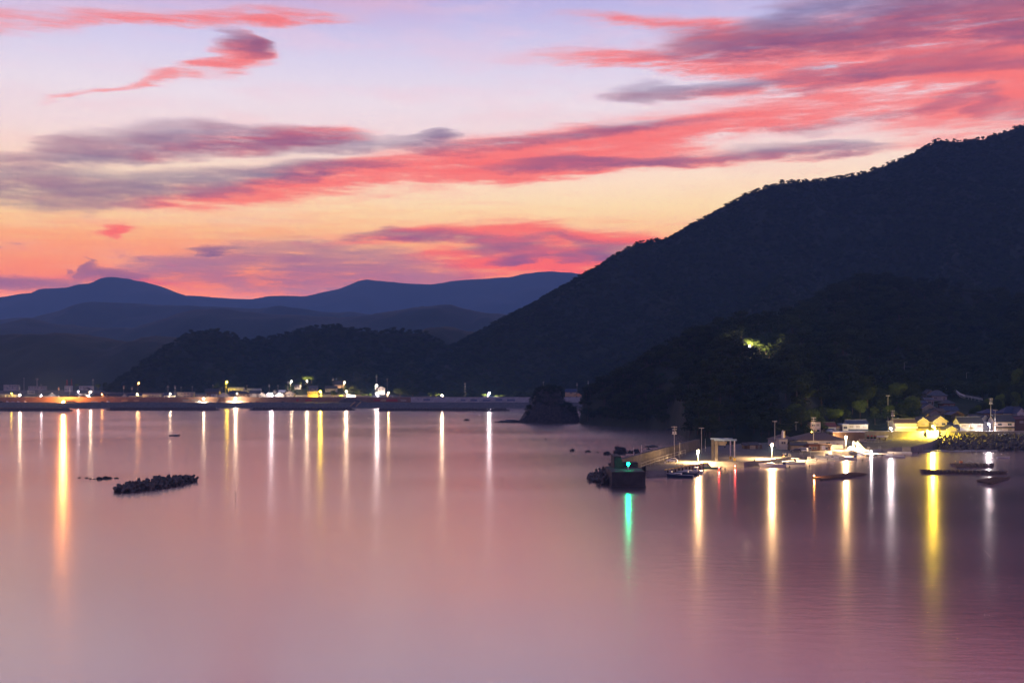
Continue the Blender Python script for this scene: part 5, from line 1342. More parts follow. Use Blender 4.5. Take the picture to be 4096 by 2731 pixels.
# ------------------------------------------------------------------ near village and harbour buildings
TER = 4.2
NH = [  # px0, px1, distance, eave, ridge, form, wall, roof, storeys, base, options, label
    (3392, 3472, 575, 1695, 1681, 'gx', 'white', 'navy', 2, TER, dict(pent=True, curtain=True, wins=3), 'white two storey house with a navy tile roof left of the white pole lamp'),
    (3371, 3393, 573, 1698, 0, 'flat', 'white', 'white', 2, TER, dict(wins=1), 'small white stair annex on the left of the white two storey house'),
    (3243, 3282, 568, 1688, 0, 'flat', 'pink', 'brown', 2, TER, dict(wins=2), 'pinkish flat block partly behind the left harbour pole'),
    (3280, 3344, 572, 1706, 1691, 'gx', 'white', 'maroon', 1, TER, dict(wins=2), 'low shed with a maroon roof and pale corrugated wall'),
    (3343, 3364, 574, 1706, 0, 'flat', 'brown', 'brown', 1, TER, dict(wins=1), 'small brown box building right of the maroon roofed shed'),
    (3318, 3350, 566, 1724, 1717, 'gy', 'white', 'white', 1, 3.0, dict(wins=1), 'little white gable roof just above the corrugated harbour shed'),
    (3580, 3667, 574, 1691, 1677, 'gx', 'cream', 'brown', 2, TER, dict(balcony=True, curtain=True, wins=3), 'long yellow lit house with a red eave and a white balcony'),
    (3669, 3715, 578, 1686, 1670, 'gy', 'cream', 'brown', 2, TER, dict(pent=True), 'left one of two yellow lit gable houses beside the yellow lamp'),
    (3733, 3788, 576, 1684, 1665, 'gy', 'cream', 'brown', 2, TER, dict(pent=True), 'right one of two yellow lit gable houses, with an air conditioner'),
    (3785, 3826, 566, 1716, 1705, 'gy', 'cream', 'grey', 1, TER, {}, 'small gable gatehouse right of the yellow lamp'),
    (3696, 3724, 596, 1670, 1655, 'gy', 'tan', 'dark', 2, None, {}, 'narrow tan gable rising behind the left yellow gable house'),
    (3704, 3774, 606, 1660, 1638, 'gy', 'dim', 'dark', 1, None, {}, 'big dark gable roof behind the yellow lamp'),
    (3805, 3856, 598, 1658, 1646, 'gy', 'wood', 'navy', 2, TER, dict(wins=0), 'dark timber barn with a navy gable roof'),
    (3790, 3822, 590, 1702, 1690, 'gx', 'dim', 'grey', 1, TER, dict(wins=1), 'low grey roof between the gatehouse and the timber barn'),
    (3840, 3932, 570, 1691, 1669, 'gx', 'white', 'dark', 2, TER, dict(wins=3), 'white house with a wide dark tile roof and an air conditioner'),
    (3886, 3914, 592, 1667, 1659, 'gx', 'pink', 'dark', 1, None, dict(wins=1), 'small pink walled house behind the wide dark roof'),
    (3928, 3952, 588, 1672, 1661, 'gy', 'cream', 'dark', 2, TER, dict(wins=1), 'cream gable house right behind the wide dark roof'),
    (3934, 3976, 582, 1690, 0, 'flat', 'white', 'white', 2, TER, {}, 'pale house front lit by the white street lamp'),
    (3980, 4058, 572, 1685, 1661, 'gx', 'pink', 'dark', 2, TER, dict(pent=True, wins=2), 'two storey house with a dark roof right of the lit wooden pole'),
    (3934, 4012, 606, 1652, 1638, 'hip', 'brown', 'navy', 2, TER, {}, 'brown house with a navy hipped roof behind the two poles'),
    (4014, 4120, 612, 1652, 1628, 'hip', 'white', 'navy', 2, TER, {}, 'large navy hipped roof at the right edge'),
    (4070, 4100, 606, 1650, 1634, 'gy', 'white', 'navy', 2, TER, {}, 'white gable at the right edge below the large navy roof'),
    (4062, 4110, 584, 1676, 1666, 'gx', 'brown', 'maroon', 1, TER, {}, 'low brown roofed shed at the right edge'),
    (3689, 3743, 640, 1632, 1616, 'gy', 'cream', 'navy', 1, None, {}, 'cream gable house midway up the village slope'),
    (3668, 3708, 656, 1613, 1603, 'gx', 'dim', 'navy', 1, None, {}, 'blue roof above the cream gable house on the slope'),
    (3706, 3742, 700, 1572, 1559, 'gy', 'tan', 'dark', 1, None, {}, 'uppermost tan gable house of the village slope'),
    (3726, 3788, 684, 1582, 1562, 'hip', 'dim', 'grey', 1, None, {}, 'grey hipped roof house near the top of the slope'),
    (3772, 3820, 652, 1613, 1600, 'hip', 'rust', 'dark', 1, None, {}, 'dark house with rust walls and one lit orange window'),
    (3770, 3834, 626, 1641, 1626, 'gx', 'rust', 'navy', 1, None, {}, 'rust walled house with a navy roof above the timber barn'),
    (3744, 3778, 622, 1645, 1634, 'gx', 'dim', 'brown', 1, None, {}, 'dim brown roofed house beside the rust walled house'),
    (3700, 3736, 670, 1599, 1591, 'gx', 'grey', 'grey', 1, None, {}, 'low grey house between the blue roof and the top houses'),
    # on the quay
    (3104, 3186, 512, 1761, 1741, 'hip', 'grey', 'brown', 1, DECK, dict(wins=2, dep=16), 'warehouse with a brown hipped roof behind the steel tank'),
    (3190, 3386, 506, 1760, 1735, 'hip', 'grey', 'brown', 1, DECK, dict(wins=4, dep=18), 'large warehouse with a wide brown hipped roof in the harbour'),
    (3166, 3230, 490, 1780, 1769, 'gx', 'tan', 'dark', 1, DECK, dict(wins=2, dep=6), 'low tan shed with a dark roof behind the two parked cars'),
    (3236, 3279, 484, 1778, 0, 'flat', 'rust', 'rust' if False else 'brown', 1, DECK, dict(wins=1, dep=5), 'dark rust coloured kiosk right of the parked van'),
    (3281, 3324, 484, 1780, 0, 'flat', 'cream', 'brown', 1, DECK, dict(wins=1, dep=5), 'open fronted cream stall behind the white signboard'),
    (3332, 3458, 545, 1729, 0, 'flat', 'brown', 'white', 1, 2.2, dict(wins=0, dep=8), 'corrugated brown shed with a white roof edge against the sea wall'),
    (2978, 2998, 497, 1780, 1774, 'gx', 'wood', 'dark', 1, DECK, dict(wins=0, dep=5), 'dark timber hut at the left end of the harbour sheds'),
    (3001, 3032, 496, 1779, 1772, 'gx', 'cream', 'dark', 1, DECK, dict(wins=1, dep=5), 'small cream hut at the foot of the wooded headland'),
    (3033, 3046, 498, 1777, 0, 'flat', 'dim', 'metal', 1, DECK, dict(wins=0, dep=4), 'narrow grey hut right of the small cream hut'),
    (3118, 3150, 492, 1757, 0, 'flat', 'grey', 'metal', 1, DECK, dict(wins=1, dep=6, h=None), 'grey pump house under the steel tank'),
]
for (a, b, d, ev, rd, kd, wl, rf, st, bs, op, lb) in NH:
    q = any(k in lb for k in ('shed', 'warehouse', 'hut', 'barn', 'kiosk', 'stall', 'pump', 'block', 'annex'))
    op = dict(op); op.setdefault('dep', 9 if st == 2 else 7.5)
    house(a, b, d, ev, rd, kd, wl, rf, lb, base=bs, storeys=st, pad=d > 560, group='buildings of the harbour village', name='shed' if q else 'house', cat='shed' if q else 'house', **op)

# air conditioners, orange window, village fence
def air_con(px, py, d, label):
    t = thing('air_conditioner', P(px, py, d), label, 'air conditioner', 'air conditioners')
    MB().box((0, -.2, .4), (.95, .4, .8)).build('case', M_white, t); MB().tube((-.1, -.42, .4), (-.1, -.4, .4), .28, .28, 12).build('fan_grille', M_rubber, t)
    MB().box((0, -.2, -.06), (1.1, .5, .08)).build('bracket', M_steel, t)
air_con(3782, 1706, 574.5, 'white air conditioner on the right yellow lit gable house')
air_con(3896, 1712, 568.5, 'white air conditioner on the front of the white house')
t = thing('picket_fence', (X(3886, 566), 566, 5.0), 'pale picket fence in front of the white house with the wide dark roof', 'fence')
for i in range(46): MB().box((-5.5 + i * .245, 0, .9), (.09, .05, 1.7)).build('picket', M_steel, t)
for z in (.4, 1.4): MB().box((0, .06, z), (11.2, .05, .1)).build('rail', M_steel, t)

# steel tank on the pump house
d = 494; t = thing('steel_tank', (X(3136, d), d + 2, Z(1757, d) + .4), 'upright steel tank on the grey pump house', 'tank')
MB().tube((0, 0, 0), (0, 0, 3.0), .62, .62, 16).build('shell', M_steel, t)
MB().tube((0, 0, 3.0), (0, 0, 3.25), .62, .3, 16).tube((0, 0, 3.25), (0, 0, 3.5), .2, .2, 8).build('lid', M_steel, t)
ld = MB()
for s in (.55, .9): ld.tube((s + .1, -.3, 0), (s + .1, -.3, 3.4), .04, .04, 5)
for k in range(9): ld.tube((.65, -.3, .3 + k * .35), (1.0, -.3, .3 + k * .35), .03, .03, 4)
ld.build('ladder', M_yel, t)

# boat hoist gantry
d = 426; b0 = DECK; xl, xr = X(2865.5, d), X(2938, d); hz = Z(1760, d) - b0
t = thing('boat_hoist', ((xl + xr) / 2, d, b0), 'tall portal boat hoist with a blue top beam on the lit quay', 'gantry')
g = (xr - xl) / 2
MB().box((-g, 0, hz / 2 - .4), (1.0, 1.0, hz + .4)).build('concrete_leg', M_conc_d, t)
MB().box((-g, 8, hz / 2 - .4), (1.0, 1.0, hz + .4)).build('concrete_leg', M_conc_d, t)
for y in (0, 8):
    MB().box((g, y, hz / 2 - .3), (.45, .45, hz + .2)).build('steel_leg', M_steel, t)
    MB().box((g, y, .55), (.8, .9, 1.1)).build('leg_base', M_yel, t)
M_bluebeam = mat('blue_steel', (0.16, 0.24, 0.36), .5, .2, 1)
for y in (0, 8): MB().box((0, y, hz + .1), (2 * g + 1.6, .5, .7)).build('top_beam', M_bluebeam, t)
MB().box((-g * .2, 4, hz - .1), (.5, 8.6, .5)).build('runway_beam', M_bluebeam, t)
MB().box((-g * .45, -.05, hz - 1.15), (g * 1.0, .4, 1.5)).build('haunch', M_conc_d, t)
ho = MB().box((.4, 3.4, hz - 1.0), (1.2, 1.0, .8)).build('hoist_trolley', M_yel, t)
MB().tube((.4, 3.4, hz - 1.2), (.4, 3.4, hz - 2.6), .04, .04, 5).box((.4, 3.4, hz - 2.8), (.5, .3, .5)).build('hook', M_rubber, ho)
MB().path([(g * .2, 0, hz - .3), (.5, 3.4, hz - 1.4), (g * .9, 8, hz - .4)], .05, 5).build('slack_cable', M_wire, t)

# signboard
t = thing('signboard', (X(3294, 479), 479, DECK), 'blank glaring white signboard on a post before the cream stall', 'signboard')
MB().tube((0, 0, -.2), (0, 0, 1.2), .06, .06, 6).build('post', M_steel, t); MB().box((0, -.06, 1.75), (1.55, .08, 1.5)).build('board', M_white, t)

t = thing('dark_signboard', (X(3962, 564), 564, 5.2), 'narrow dark sign with pale illegible strokes beside the right white lamp', 'signboard')
MB().box((0, 0, 1.0), (1.1, .08, 1.6)).build('board', M_rubber, t)
for k in range(4): MB().path([(-.25, -.06, 1.55 - k * .36), (.05, -.06, 1.62 - k * .36), (-.05, -.06, 1.45 - k * .36), (.28, -.06, 1.5 - k * .36)], .03, 4).build('pale_stroke', M_white, t)
MB().tube((0, .05, -.6), (0, .05, .4), .05, .05, 6).build('post', M_steel, t)

# corrugated fence
t = thing('corrugated_fence', (X(3348, 495), 495, DECK), 'grey corrugated fence between the stall and the lamp', 'fence')
for i in range(9): MB().box((-2.3 + i * .58, (i % 2) * .04, .95), (.58, .05, 1.9)).build('sheet', M_wall['dim'], t)
for s in (-2.3, 0, 2.3): MB().tube((s, -.1, 0), (s, -.1, 2.2), .05, .05, 5).build('post', M_steel, t)

# ------------------------------------------------------------------ vehicles
g0 = G(2689, 1848, DECK)
wc = car(g0, math.pi - .12, 'hatch', 'white', 'white hatchback parked on the pier beside the parapet wall')
car(G(3183, 1807, DECK), math.pi - .1, 'hatch', 'black', 'black car parked before the tan shed', 'cars on the quay')
car(G(3211, 1806, DECK), math.pi * .8, 'van', 'white', 'white van parked right behind the black car', 'cars on the quay', name='parked_van')
car(G(3404, 1803, DECK), -math.pi / 2, 'kei', 'white', 'small car glaring yellow white beside the gangway towers', 'cars on the quay')
# kei truck
p = G(3450, 1770, 2.5)
t = thing('kei_truck', p, 'small cream kei truck with a covered bed below the brown shed', 'truck', None, 0.1)
MB().loft([[(1.7, y, .4), (1.75, y, .95), (1.5, y, 1.75), (.55, y, 1.8), (.45, y, .4)] for y in (-.72, .72)]).build('cab', M_wall['cream'], t)
MB().box((.98, 0, 1.4), (.75, 1.47, .42)).build('cab_window', M_glass, t)
MB().box((-.65, 0, .62), (2.1, 1.45, .12)).build('bed', M_steel, t); MB().box((-.65, 0, 1.22), (2.05, 1.4, 1.05), 0, .9).build('bed_cover', M_wall['tan'], t)
for sx in (-1.1, 1.15):
    for sy in (-.62, .62): MB().tube((sx, sy - .09, .28), (sx, sy + .09, .28), .28, .28, 12).build('wheel', M_rubber, t)
# scooter
t = thing('scooter', G(3137, 1820, DECK), 'white scooter parked alone on the quay right of the lamp', 'scooter', None, math.pi)
for s in (-.62, .62):
    w_ = MB().tube((s, -.06, .24), (s, .06, .24), .24, .24, 14).build('wheel', M_rubber, t); MB().tube((s, -.07, .24), (s, .07, .24), .12, .12, 8).build('hub', M_steel, w_)
MB().loft([[(-.75, y, .42), (-.8, y, .68), (-.2, y, .72), (-.1, y, .36), (.3, y, .30), (.45, y, .78), (.56, y, .74), (.48, y, .26), (-.2, y, .22)] for y in (-.16, .16)]).build('body', M_white, t)
MB().box((-.42, 0, .78), (.62, .28, .12)).build('seat', M_rubber, t)
MB().tube((.5, 0, .7), (.42, 0, 1.08), .03, .03, 6).tube((.42, -.3, 1.08), (.42, .3, 1.08), .025, .025, 6).build('handlebar', M_steel, t)
MB().sphere((.56, 0, .86), .09, 8, 6).build('headlight', M_glass, t)

# ------------------------------------------------------------------ boats and floats
def gb(px, py): return G(px, py, 0)
W0, E0 = math.pi, 0.0
boat(gb(2686, 1899), 2.75, 7.5, 2.0, 'leftmost dark blue boat in the shade below the pier', M_navy, M_hull, 'cuddy', False)
boat(gb(2724, 1908), 2.9, 8.0, 2.2, 'nearest dark blue boat in the shade with a raised foredeck', M_navy, M_hull, 'cuddy', True)
boat(gb(2752, 1899), 2.7, 7.0, 2.0, 'middle boat of the shaded group below the pier lamp', M_navy, M_hull, 'cuddy', True)
boat(gb(2776, 1893), 2.6, 6.4, 1.8, 'grey white boat at the right end of the shaded group', None, M_navy, 'wheelhouse', True)
boat(gb(2848, 1874), math.pi - .12, 6.6, 1.5, 'narrow green open skiff before the lit quay wall', M_green, M_hull, None, True, free=.6)
boat(gb(3094, 1868), 2.98, 8.9, 2.4, 'large white boat with a dark blue stern, farthest left of the lit row', None, M_navy, 'cuddy', False, stern=M_navy, free=1.1)
boat(gb(3176, 1857), 2.95, 8.2, 2.2, 'white boat with a green strake and a cream canopy', None, M_green, 'cuddy', True, canopy=M_white)
boat(gb(3229, 1850), 2.95, 6.8, 2.0, 'white boat with a tall wheelhouse and mast', None, M_navy, 'wheelhouse', True, mast=True)
boat(gb(3274, 1846), 2.9, 6.4, 2.0, 'white boat with red trim right of the boat with the mast', None, M_redp, 'cuddy', True)
boat(gb(3322, 1842), 2.95, 6.8, 2.0, 'white boat with a small wheelhouse behind the black outboards', None, M_navy, 'wheelhouse', True)
boat(gb(3378, 1838), 3.0, 9.6, 2.3, 'long white boat with a black boxed stern under the middle lamp', None, M_hull, 'cuddy', False, stern=M_navy, free=1.0)
boat(gb(3300, 1834), 2.9, 7.0, 2.0, 'white boat mostly hidden behind the row, close to the quay', None, M_navy, 'wheelhouse', False)
boat(gb(3352, 1829), 2.95, 7.0, 2.0, 'pale boat tucked in behind the long white boat', None, M_green, None, False, canopy=M_yel)
boat(gb(3535, 1819), 3.0, 7.5, 1.8, 'white open skiff with a blue strake behind the pontoon', None, M_navy, None, True, free=.6, group='skiffs by the pontoon')
boat(gb(3578, 1828), 3.05, 8.0, 1.8, 'white open skiff with a tilted black outboard, nearest the pontoon end', None, M_hull, None, True, free=.6, group='skiffs by the pontoon')
boat(gb(3602, 1813), 3.1, 9.4, 1.8, 'long white skiff lying along the dark slipway wall', None, M_hull, None, True, free=.65, group='skiffs by the pontoon')
boat(gb(4012, 1832), .1, 5.0, 1.5, 'small lone skiff in the shadow near the armour slope', None, M_yel, None, False, free=.55)
bt = boat((X(3530, 548), 548, 4.4), .06, 5.0, 1.5, 'white skiff stored on a cradle against the sea wall', None, M_hull, None, False, free=.6)
tr = thing('boat_cradle', (X(3530, 548), 548, 3.0), 'low cradle carrying the stored skiff', 'cradle')
for s in (-1.4, 1.4):
    MB().box((s, 0, .55), (.16, 1.5, 1.1)).build('support', M_wood, tr)
MB().box((0, 0, .12), (3.4, .2, .2)).build('beam', M_wood, tr)
boat(gb(697, 1743), 0, 5.6, 1.7, 'tiny dark work boat alone far out in the bay', M_navy, M_navy, 'cuddy', False, free=.6, group='boats out in the bay')

# pontoon and gangway
p0 = G(3500, 1822); t = thing('pontoon', p0, 'low floating pontoon at the foot of the gangway', 'pontoon', None, .1)
dk = MB().box((0, 0, .55), (9.0, 2.6, .16)).build('deck_frame', M_wood, t)
for i in range(15): MB().box((-4.2 + i * .6, 0, .67), (.55, 2.6, .06)).build('plank', M_wall['tan'], t)
for i in range(5): MB().box((-3.6 + i * 1.8, 0, .15), (1.1, 2.3, .7)).build('float', M_white if i % 2 else M_rubber, t)
a = Vector((X(3421, 486), 486, DECK)); b = Vector((p0.x - 3.0, p0.y, .8))
t = thing('gangway', a, 'white gangway with two towers and cables leading down to the pontoon', 'gangway')
for s in (-.8, .9):
    for k in (-.25, .3):
        MB().tube((s + k, 0, -.1), (s, 0, 3.9), .09, .07, 6).build('tower_leg', M_white, t)
    MB().box((s, 0, 1.6), (.5, .1, .1)).build('tower_brace', M_white, t)
dv = (b - a); nr = Vector((-dv.y, dv.x, 0)).normalized() * .6
MB().loft([[p + nr, p - nr, p - nr + Vector((0, 0, -.18)), p + nr + Vector((0, 0, -.18))] for p in (Vector((0, 0, .2)), dv)]).build('walkway', M_conc_p, t)
for s in (-1, 1):
    MB().path([nr * s + Vector((0, 0, .2 + .95)), dv + nr * s + Vector((0, 0, .95))], .05, 5).build('handrail', M_white, t)
    pts = [Vector((.05 + s * .8, 0, 3.8)).lerp(dv + nr * s + Vector((0, 0, .9)), i / 8) - Vector((0, 0, 1.6 * (i / 8) * (1 - i / 8))) for i in range(9)]
    MB().path(pts, .05, 5).build('cable', M_white, t)

# rafts for oysters and nets
def raft(cs, label, hut=False):
    c = [G(*p) for p in cs]; o = sum(c, Vector()) / 4; c = [p - o for p in c]
    t = thing('raft', (o.x, o.y, 0), label, 'raft', 'rafts moored in the harbour')
    up = Vector((0, 0, .45))
    L = (c[2] - c[1]).length; n = max(4, int(L / 1.3))
    for k in range(5):
        u = k / 4; MB().tube(c[0].lerp(c[1], u) + up * .6, c[3].lerp(c[2], u) + up * .6, .14, .12, 6).build('long_pole', M_wood, t)
    for i in range(n + 1):
        u = i / n; MB().tube(c[0].lerp(c[3], u) + up, c[1].lerp(c[2], u) + up * .98 + Vector((0, 0, .05 * (i % 3))), .15, .13, 6).build('cross_pole', M_wood, t)
    for i in range(0, n, 2):
        u = (i + .5) / n
        for v in (.15, .85):
            q = c[0].lerp(c[3], u).lerp(c[1].lerp(c[2], u), v)
            MB().tube(q + Vector((-.5, 0, .05)), q + Vector((.5, 0, .05)), .32, .32, 8).build('float', M_rubber, t)
    if hut:
        q = c[0].lerp(c[3], .25) + Vector((0, 0, .9)); MB().box(q, (1.0, .8, .8)).build('gear_box', M_orange, t)
        MB().path([c[0].lerp(c[3], .35) + Vector((0, 0, .5)), c[0].lerp(c[3], .45) + Vector((0, 0, 1.5)), c[0].lerp(c[3], .55) + Vector((0, 0, .6))], .05, 5).build('gear_frame', M_steel, t)
    return t
raft([(3250, 1913), (3290, 1922), (3470, 1900), (3412, 1894)], 'long raft crossing the reflection of the middle harbour lamp')
raft([(3682, 1882), (3692, 1892), (4022, 1897), (4030, 1888)], 'very long thin raft crossing the yellow reflection')
raft([(3800, 1856), (3830, 1871), (3968, 1868), (3975, 1857)], 'square raft with orange gear farther back than the other rafts', True)
raft([(3908, 1926), (3966, 1937), (4040, 1915), (3975, 1911)], 'nearest raft at the lower right, a dark tilted plate')
def buoy(px, py, label, kind=None, power=0, m=None):
    t = thing('buoy', G(px, py), label, 'buoy', 'buoys in the harbour')
    MB().sphere((0, 0, .2), .32, 10, 7).build('float', m or M_orange, t, True)
    MB().tube((0, 0, .4), (0, 0, .8), .05, .04, 6).build('stem', M_rubber, t)
    if kind:
        MB().sphere((0, 0, .95), .16, 8, 6).build('lantern', glow(kind, LAMP_RGB[kind], 20), t, True)
        light_at(t, (0, -.3, .95), kind, power * NEAR_POWER, .08)
buoy(2940, 1873, 'red lit buoy before the dark quay corner', 'red', 160)
buoy(2876, 1880, 'red lit buoy by the stern of the green skiff', 'red', 90)
buoy(3256, 1913, 'orange lit buoy at the left tip of the long raft', 'orange', 160)
buoy(2794, 1904, 'dark float below the shaded boats', m=M_rubber)
buoy(2900, 1876, 'small dark float before the lit quay wall', m=M_rubber)
buoy(3158, 1868, 'dark float between the large white boat and the canopy boat', m=M_rubber)
buoy(3238, 1864, 'dark float in front of the boat with the mast', m=M_rubber)
buoy(3450, 1841, 'dark float right of the long white boat', m=M_rubber)
buoy(3674, 1813, 'dark float off the end of the long white skiff', m=M_rubber)
for px, py, lb in ((595, 1836, 'left'), (745, 1846, 'right'), (940, 1990, 'near'), (2008, 1930, 'middle')):
    t = thing('net_marker', G(px, py), {'left': 'thin net marker behind the tetrapod mound, the left one', 'right': 'thin net marker behind the right end of the tetrapod mound', 'near': 'thin double net marker right of the tetrapod mound', 'middle': 'thin net marker in the open water right of the white reflections'}[lb], 'marker', 'net markers in the bay')
    MB().tube((0, 0, -.2), (.15, 0, 1.3), .05, .04, 5).build('stake', M_rubber, t); MB().sphere((.15, 0, 1.4), .16, 8, 6).build('float', M_rubber, t)

# ------------------------------------------------------------------ lamps, poles, cables of the harbour
street_lamp(2793, 1803, 418, DECK, 'warm', 4200 * NEAR_POWER, 'lamp on the pier edge above the shaded boats', r=.36, arm=.0, group='harbour street lamps', down=6.0)
street_lamp(3088, 1778, 436, DECK, 'warm', 5200 * NEAR_POWER, 'lamp on the quay behind the large white boat', r=.40, arm=.0, group='harbour street lamps', down=6.0)
street_lamp(3384, 1747, 484, DECK, 'warm', 5200 * NEAR_POWER, 'lamp on the quay left of the gangway towers', r=.40, arm=.0, group='harbour street lamps', down=6.0)
street_lamp(3563, 1713, 560, TER, 'cool', 3600 * NEAR_POWER, 'white lamp left of the yellow lit long house', r=.34, arm=1.0, group='harbour street lamps')
street_lamp(3731, 1704, 551.2, 4.1, 'yellow', 16000 * NEAR_POWER, 'strong yellow lamp over the white flood gate', r=.44, arm=1.3, group='harbour street lamps')
street_lamp(3955, 1695, 560, TER, 'cool', 1500 * NEAR_POWER, 'white lamp between the two poles at the right', r=.36, arm=.6, group='harbour street lamps')
street_lamp(3485, 1804, p0.y, .7, 'cool', 900 * NEAR_POWER, 'small white lamp on the pontoon', r=.22, arm=.0, group='harbour street lamps', pole_r=.05)
street_lamp(3338, 1746, 543, 2.2, 'warm', 900 * NEAR_POWER, 'small lamp on the corrugated shed', r=.25, arm=.2, group='harbour street lamps', pole_r=.05)
street_lamp(3247, 1726, 560, 3.0, 'yellow', 500 * NEAR_POWER, 'small yellow lamp under the pinkish block', r=.22, arm=.3, group='harbour street lamps', pole_r=.05)
for px, top, d, bs, tf, lb in ((2697, 1704, 446, DECK, True, 'tall utility pole with a transformer beside the parapet wall'), (2806, 1709, 470, DECK, False, 'utility pole with one cross arm behind the pier lamp'), (3099, 1682, 512, DECK, False, 'dim utility pole above the quay lamp'), (3184, 1686, 562, 6, False, 'thin pole in front of the lit trees'), (3254, 1668, 500, DECK, True, 'utility pole rising through the warehouse roof line'), (3553, 1682, 556, TER, False, 'shorter pole left of the white lamp'), (3571, 1640, 552, 3.1, True, 'tall yellow lit utility pole beside the long house'), (3552, 1580, 600, 8, False, 'pole standing high among the grove trees'), (3963, 1592, 575, TER, True, 'tall dark utility pole behind the right white lamp'), (3981, 1637, 560, TER, False, 'orange lit utility pole right of the white lamp')):
    utility_pole(px, top, d, bs, lb, arms=3 if tf and px > 3500 else (2 if tf else 1), transformer=tf, group='harbour utility poles')
for a_, b_, sg, lb in (((3099, 1686, 512), (3184, 1690, 560), 1.0, 'cable from the dim pole to the thin pole'), ((3184, 1690, 560), (3254, 1672, 500), 1.2, 'cable from the thin pole to the warehouse pole'), ((3184, 1710, 560), (3099, 1706, 512), 1.5, 'lower cable left of the lit trees'), ((3474, 1686, 575), (3571, 1654, 552), 1.0, 'upper cable from the white house to the yellow lit pole'), ((3474, 1697, 575), (3571, 1682, 552), 1.0, 'middle cable from the white house to the yellow lit pole'), ((3480, 1712, 575), (3553, 1702, 556), .8, 'lower cable right of the white house'), ((3571, 1648, 552), (3700, 1662, 590), 1.5, 'cable from the yellow lit pole to the slope houses'), ((2697, 1740, 446), (2860, 1766, 470), 3.0, 'cable from the transformer pole to the boat hoist')):
    cable(P(*a_), P(*b_), sg, lb, r=.03)
for px, y0_, y1_, d, lb in ((2566, 1779, 1815, 402, 'thin bare post on the parapet wall, the left one'), (2534, 1788, 1822, 390, 'short thin post on the parapet near the breakwater head'), (2719, 1769, 1834, 438, 'post with a box beside the white car'), (2821, 1754, 1808, 478, 'thin post right of the pier lamp')):
    t = thing('steel_post', P(px, y1_, d), lb, 'post', 'thin posts on the pier')
    h_ = (y1_ - y0_) * d / F
    MB().tube((0, 0, -.3), (0, 0, h_), .07, .06, 6).build('post', M_steel, t); MB().box((.1, -.1, h_ * .35), (.3, .2, .5)).build('box', M_steel, t)

# boarding ladders with hooped rails
for px, d, lb in ((2724, 396, 'hooped ladder behind the nearest shaded boat'), (2757, 402, 'hooped ladder left below the pier lamp'), (2776, 406, 'hooped ladder right below the pier lamp'), (3158, 447, 'hooped ladder right of the scooter'), (3204, 456, 'hooped ladder behind the canopy boat'), (3290, 474, 'hooped ladder before the signboard'), (3330, 483, 'hooped ladder near the middle lamp'), (3474, 491, 'hooped ladder left of the pontoon lamp'), (3518, 497, 'triple hooped ladder right of the pontoon lamp')):
    t = thing('hooped_ladder', (X(px, d), d - .3, DECK), lb, 'ladder', 'boarding ladders on the quay edge')
    for s in (-.35, .35):
        MB().path([(s - .18, 0, -2.0), (s - .18, 0, 1.0), (s - .1, .1, 1.2), (s + .1, .1, 1.2), (s + .18, 0, 1.0), (s + .18, .5, 0)], .045, 5).build('hoop', M_steel, t)
    for k in range(5): MB().tube((-.5, 0, -.3 - k * .4), (.5, 0, -.3 - k * .4), .035, None, 5).build('rung', M_steel, t)

# railing on the slip terrace, machines by the wall
t = thing('slip_railing', (X(3486, 530), 530, 2.6), 'two rail fence along the edge of the slipway terrace', 'railing')
for z in (.5, 1.2): MB().path([(-5.6, -2, z), (0, 0, z), (5.6, 2.2, z)], .05, 5).build('rail', M_steel, t)
for i in range(7): MB().tube((-5.6 + i * 1.87, -2 + i * .7, -.4), (-5.6 + i * 1.87, -2 + i * .7, 1.25), .05, .05, 5).build('post', M_steel, t)
for i, (px, lb) in enumerate(((3472, 'leftmost net winch with a red top against the sea wall'), (3486, 'middle net winch with a large red top against the sea wall'), (3499, 'right net winch with a red top next to the stored skiff'))):
    t = thing('net_winch', (X(px, 549), 549, 3.0), lb, 'winch', 'net winches by the sea wall')
    MB().box((0, 0, .35), (1.3, .9, .5)).build('frame', M_steel, t); MB().tube((0, -.55, .95), (0, .45, .95), .55, .55, 14).build('drum', M_rubber, t)
    MB().sphere((.1, 0, 1.85), .42, 10, 7, (1, .8, .9)).build('red_top', M_redp, t, True); MB().tube((.1, 0, 1.3), (.1, 0, 1.7), .06, .06, 6).build('stem', M_steel, t)
# quay clutter: bollards, crates, a stack of gear on the kiosk roof
for px, py, lb in ((3018, 1843, 'black mooring bollard at the dark quay corner'), (3103, 1834, 'mooring bollard right of the quay lamp'), (3135, 1830, 'orange topped bollard left of the canopy boat')):
    t = thing('bollard', G(px, py, DECK), lb, 'bollard', 'mooring bollards')
    MB().tube((0, 0, 0), (0, 0, .5), .2, .17, 10).build('stem', M_rubber, t); MB().tube((0, 0, .5), (0, 0, .68), .3, .26, 10).build('cap', M_rubber if 'black' in lb or 'right' in lb else M_orange, t)
for i, (px, py, lb) in enumerate(((3302, 1803, 'first pale crate before the cream stall'), (3309, 1803, 'second pale crate before the cream stall'), (3316, 1803, 'third pale crate before the cream stall'), (2660, 1851, 'low block on the pier left of the white car'))):
    t = thing('crate', G(px, py, DECK), lb, 'crate', 'crates on the quay')
    MB().box((0, 0, .03), (.66, .46, .06)).build('floor', M_white, t)
    for s in (-1, 1):
        MB().box((s * .31, 0, .24), (.05, .46, .36)).build('end_panel', M_white, t); MB().box((0, s * .21, .24), (.57, .05, .36)).build('side_panel', M_white, t)
t = thing('vending_machine', G(3240, 1803, DECK), 'pale vending machine left of the rust coloured kiosk', 'vending machine')
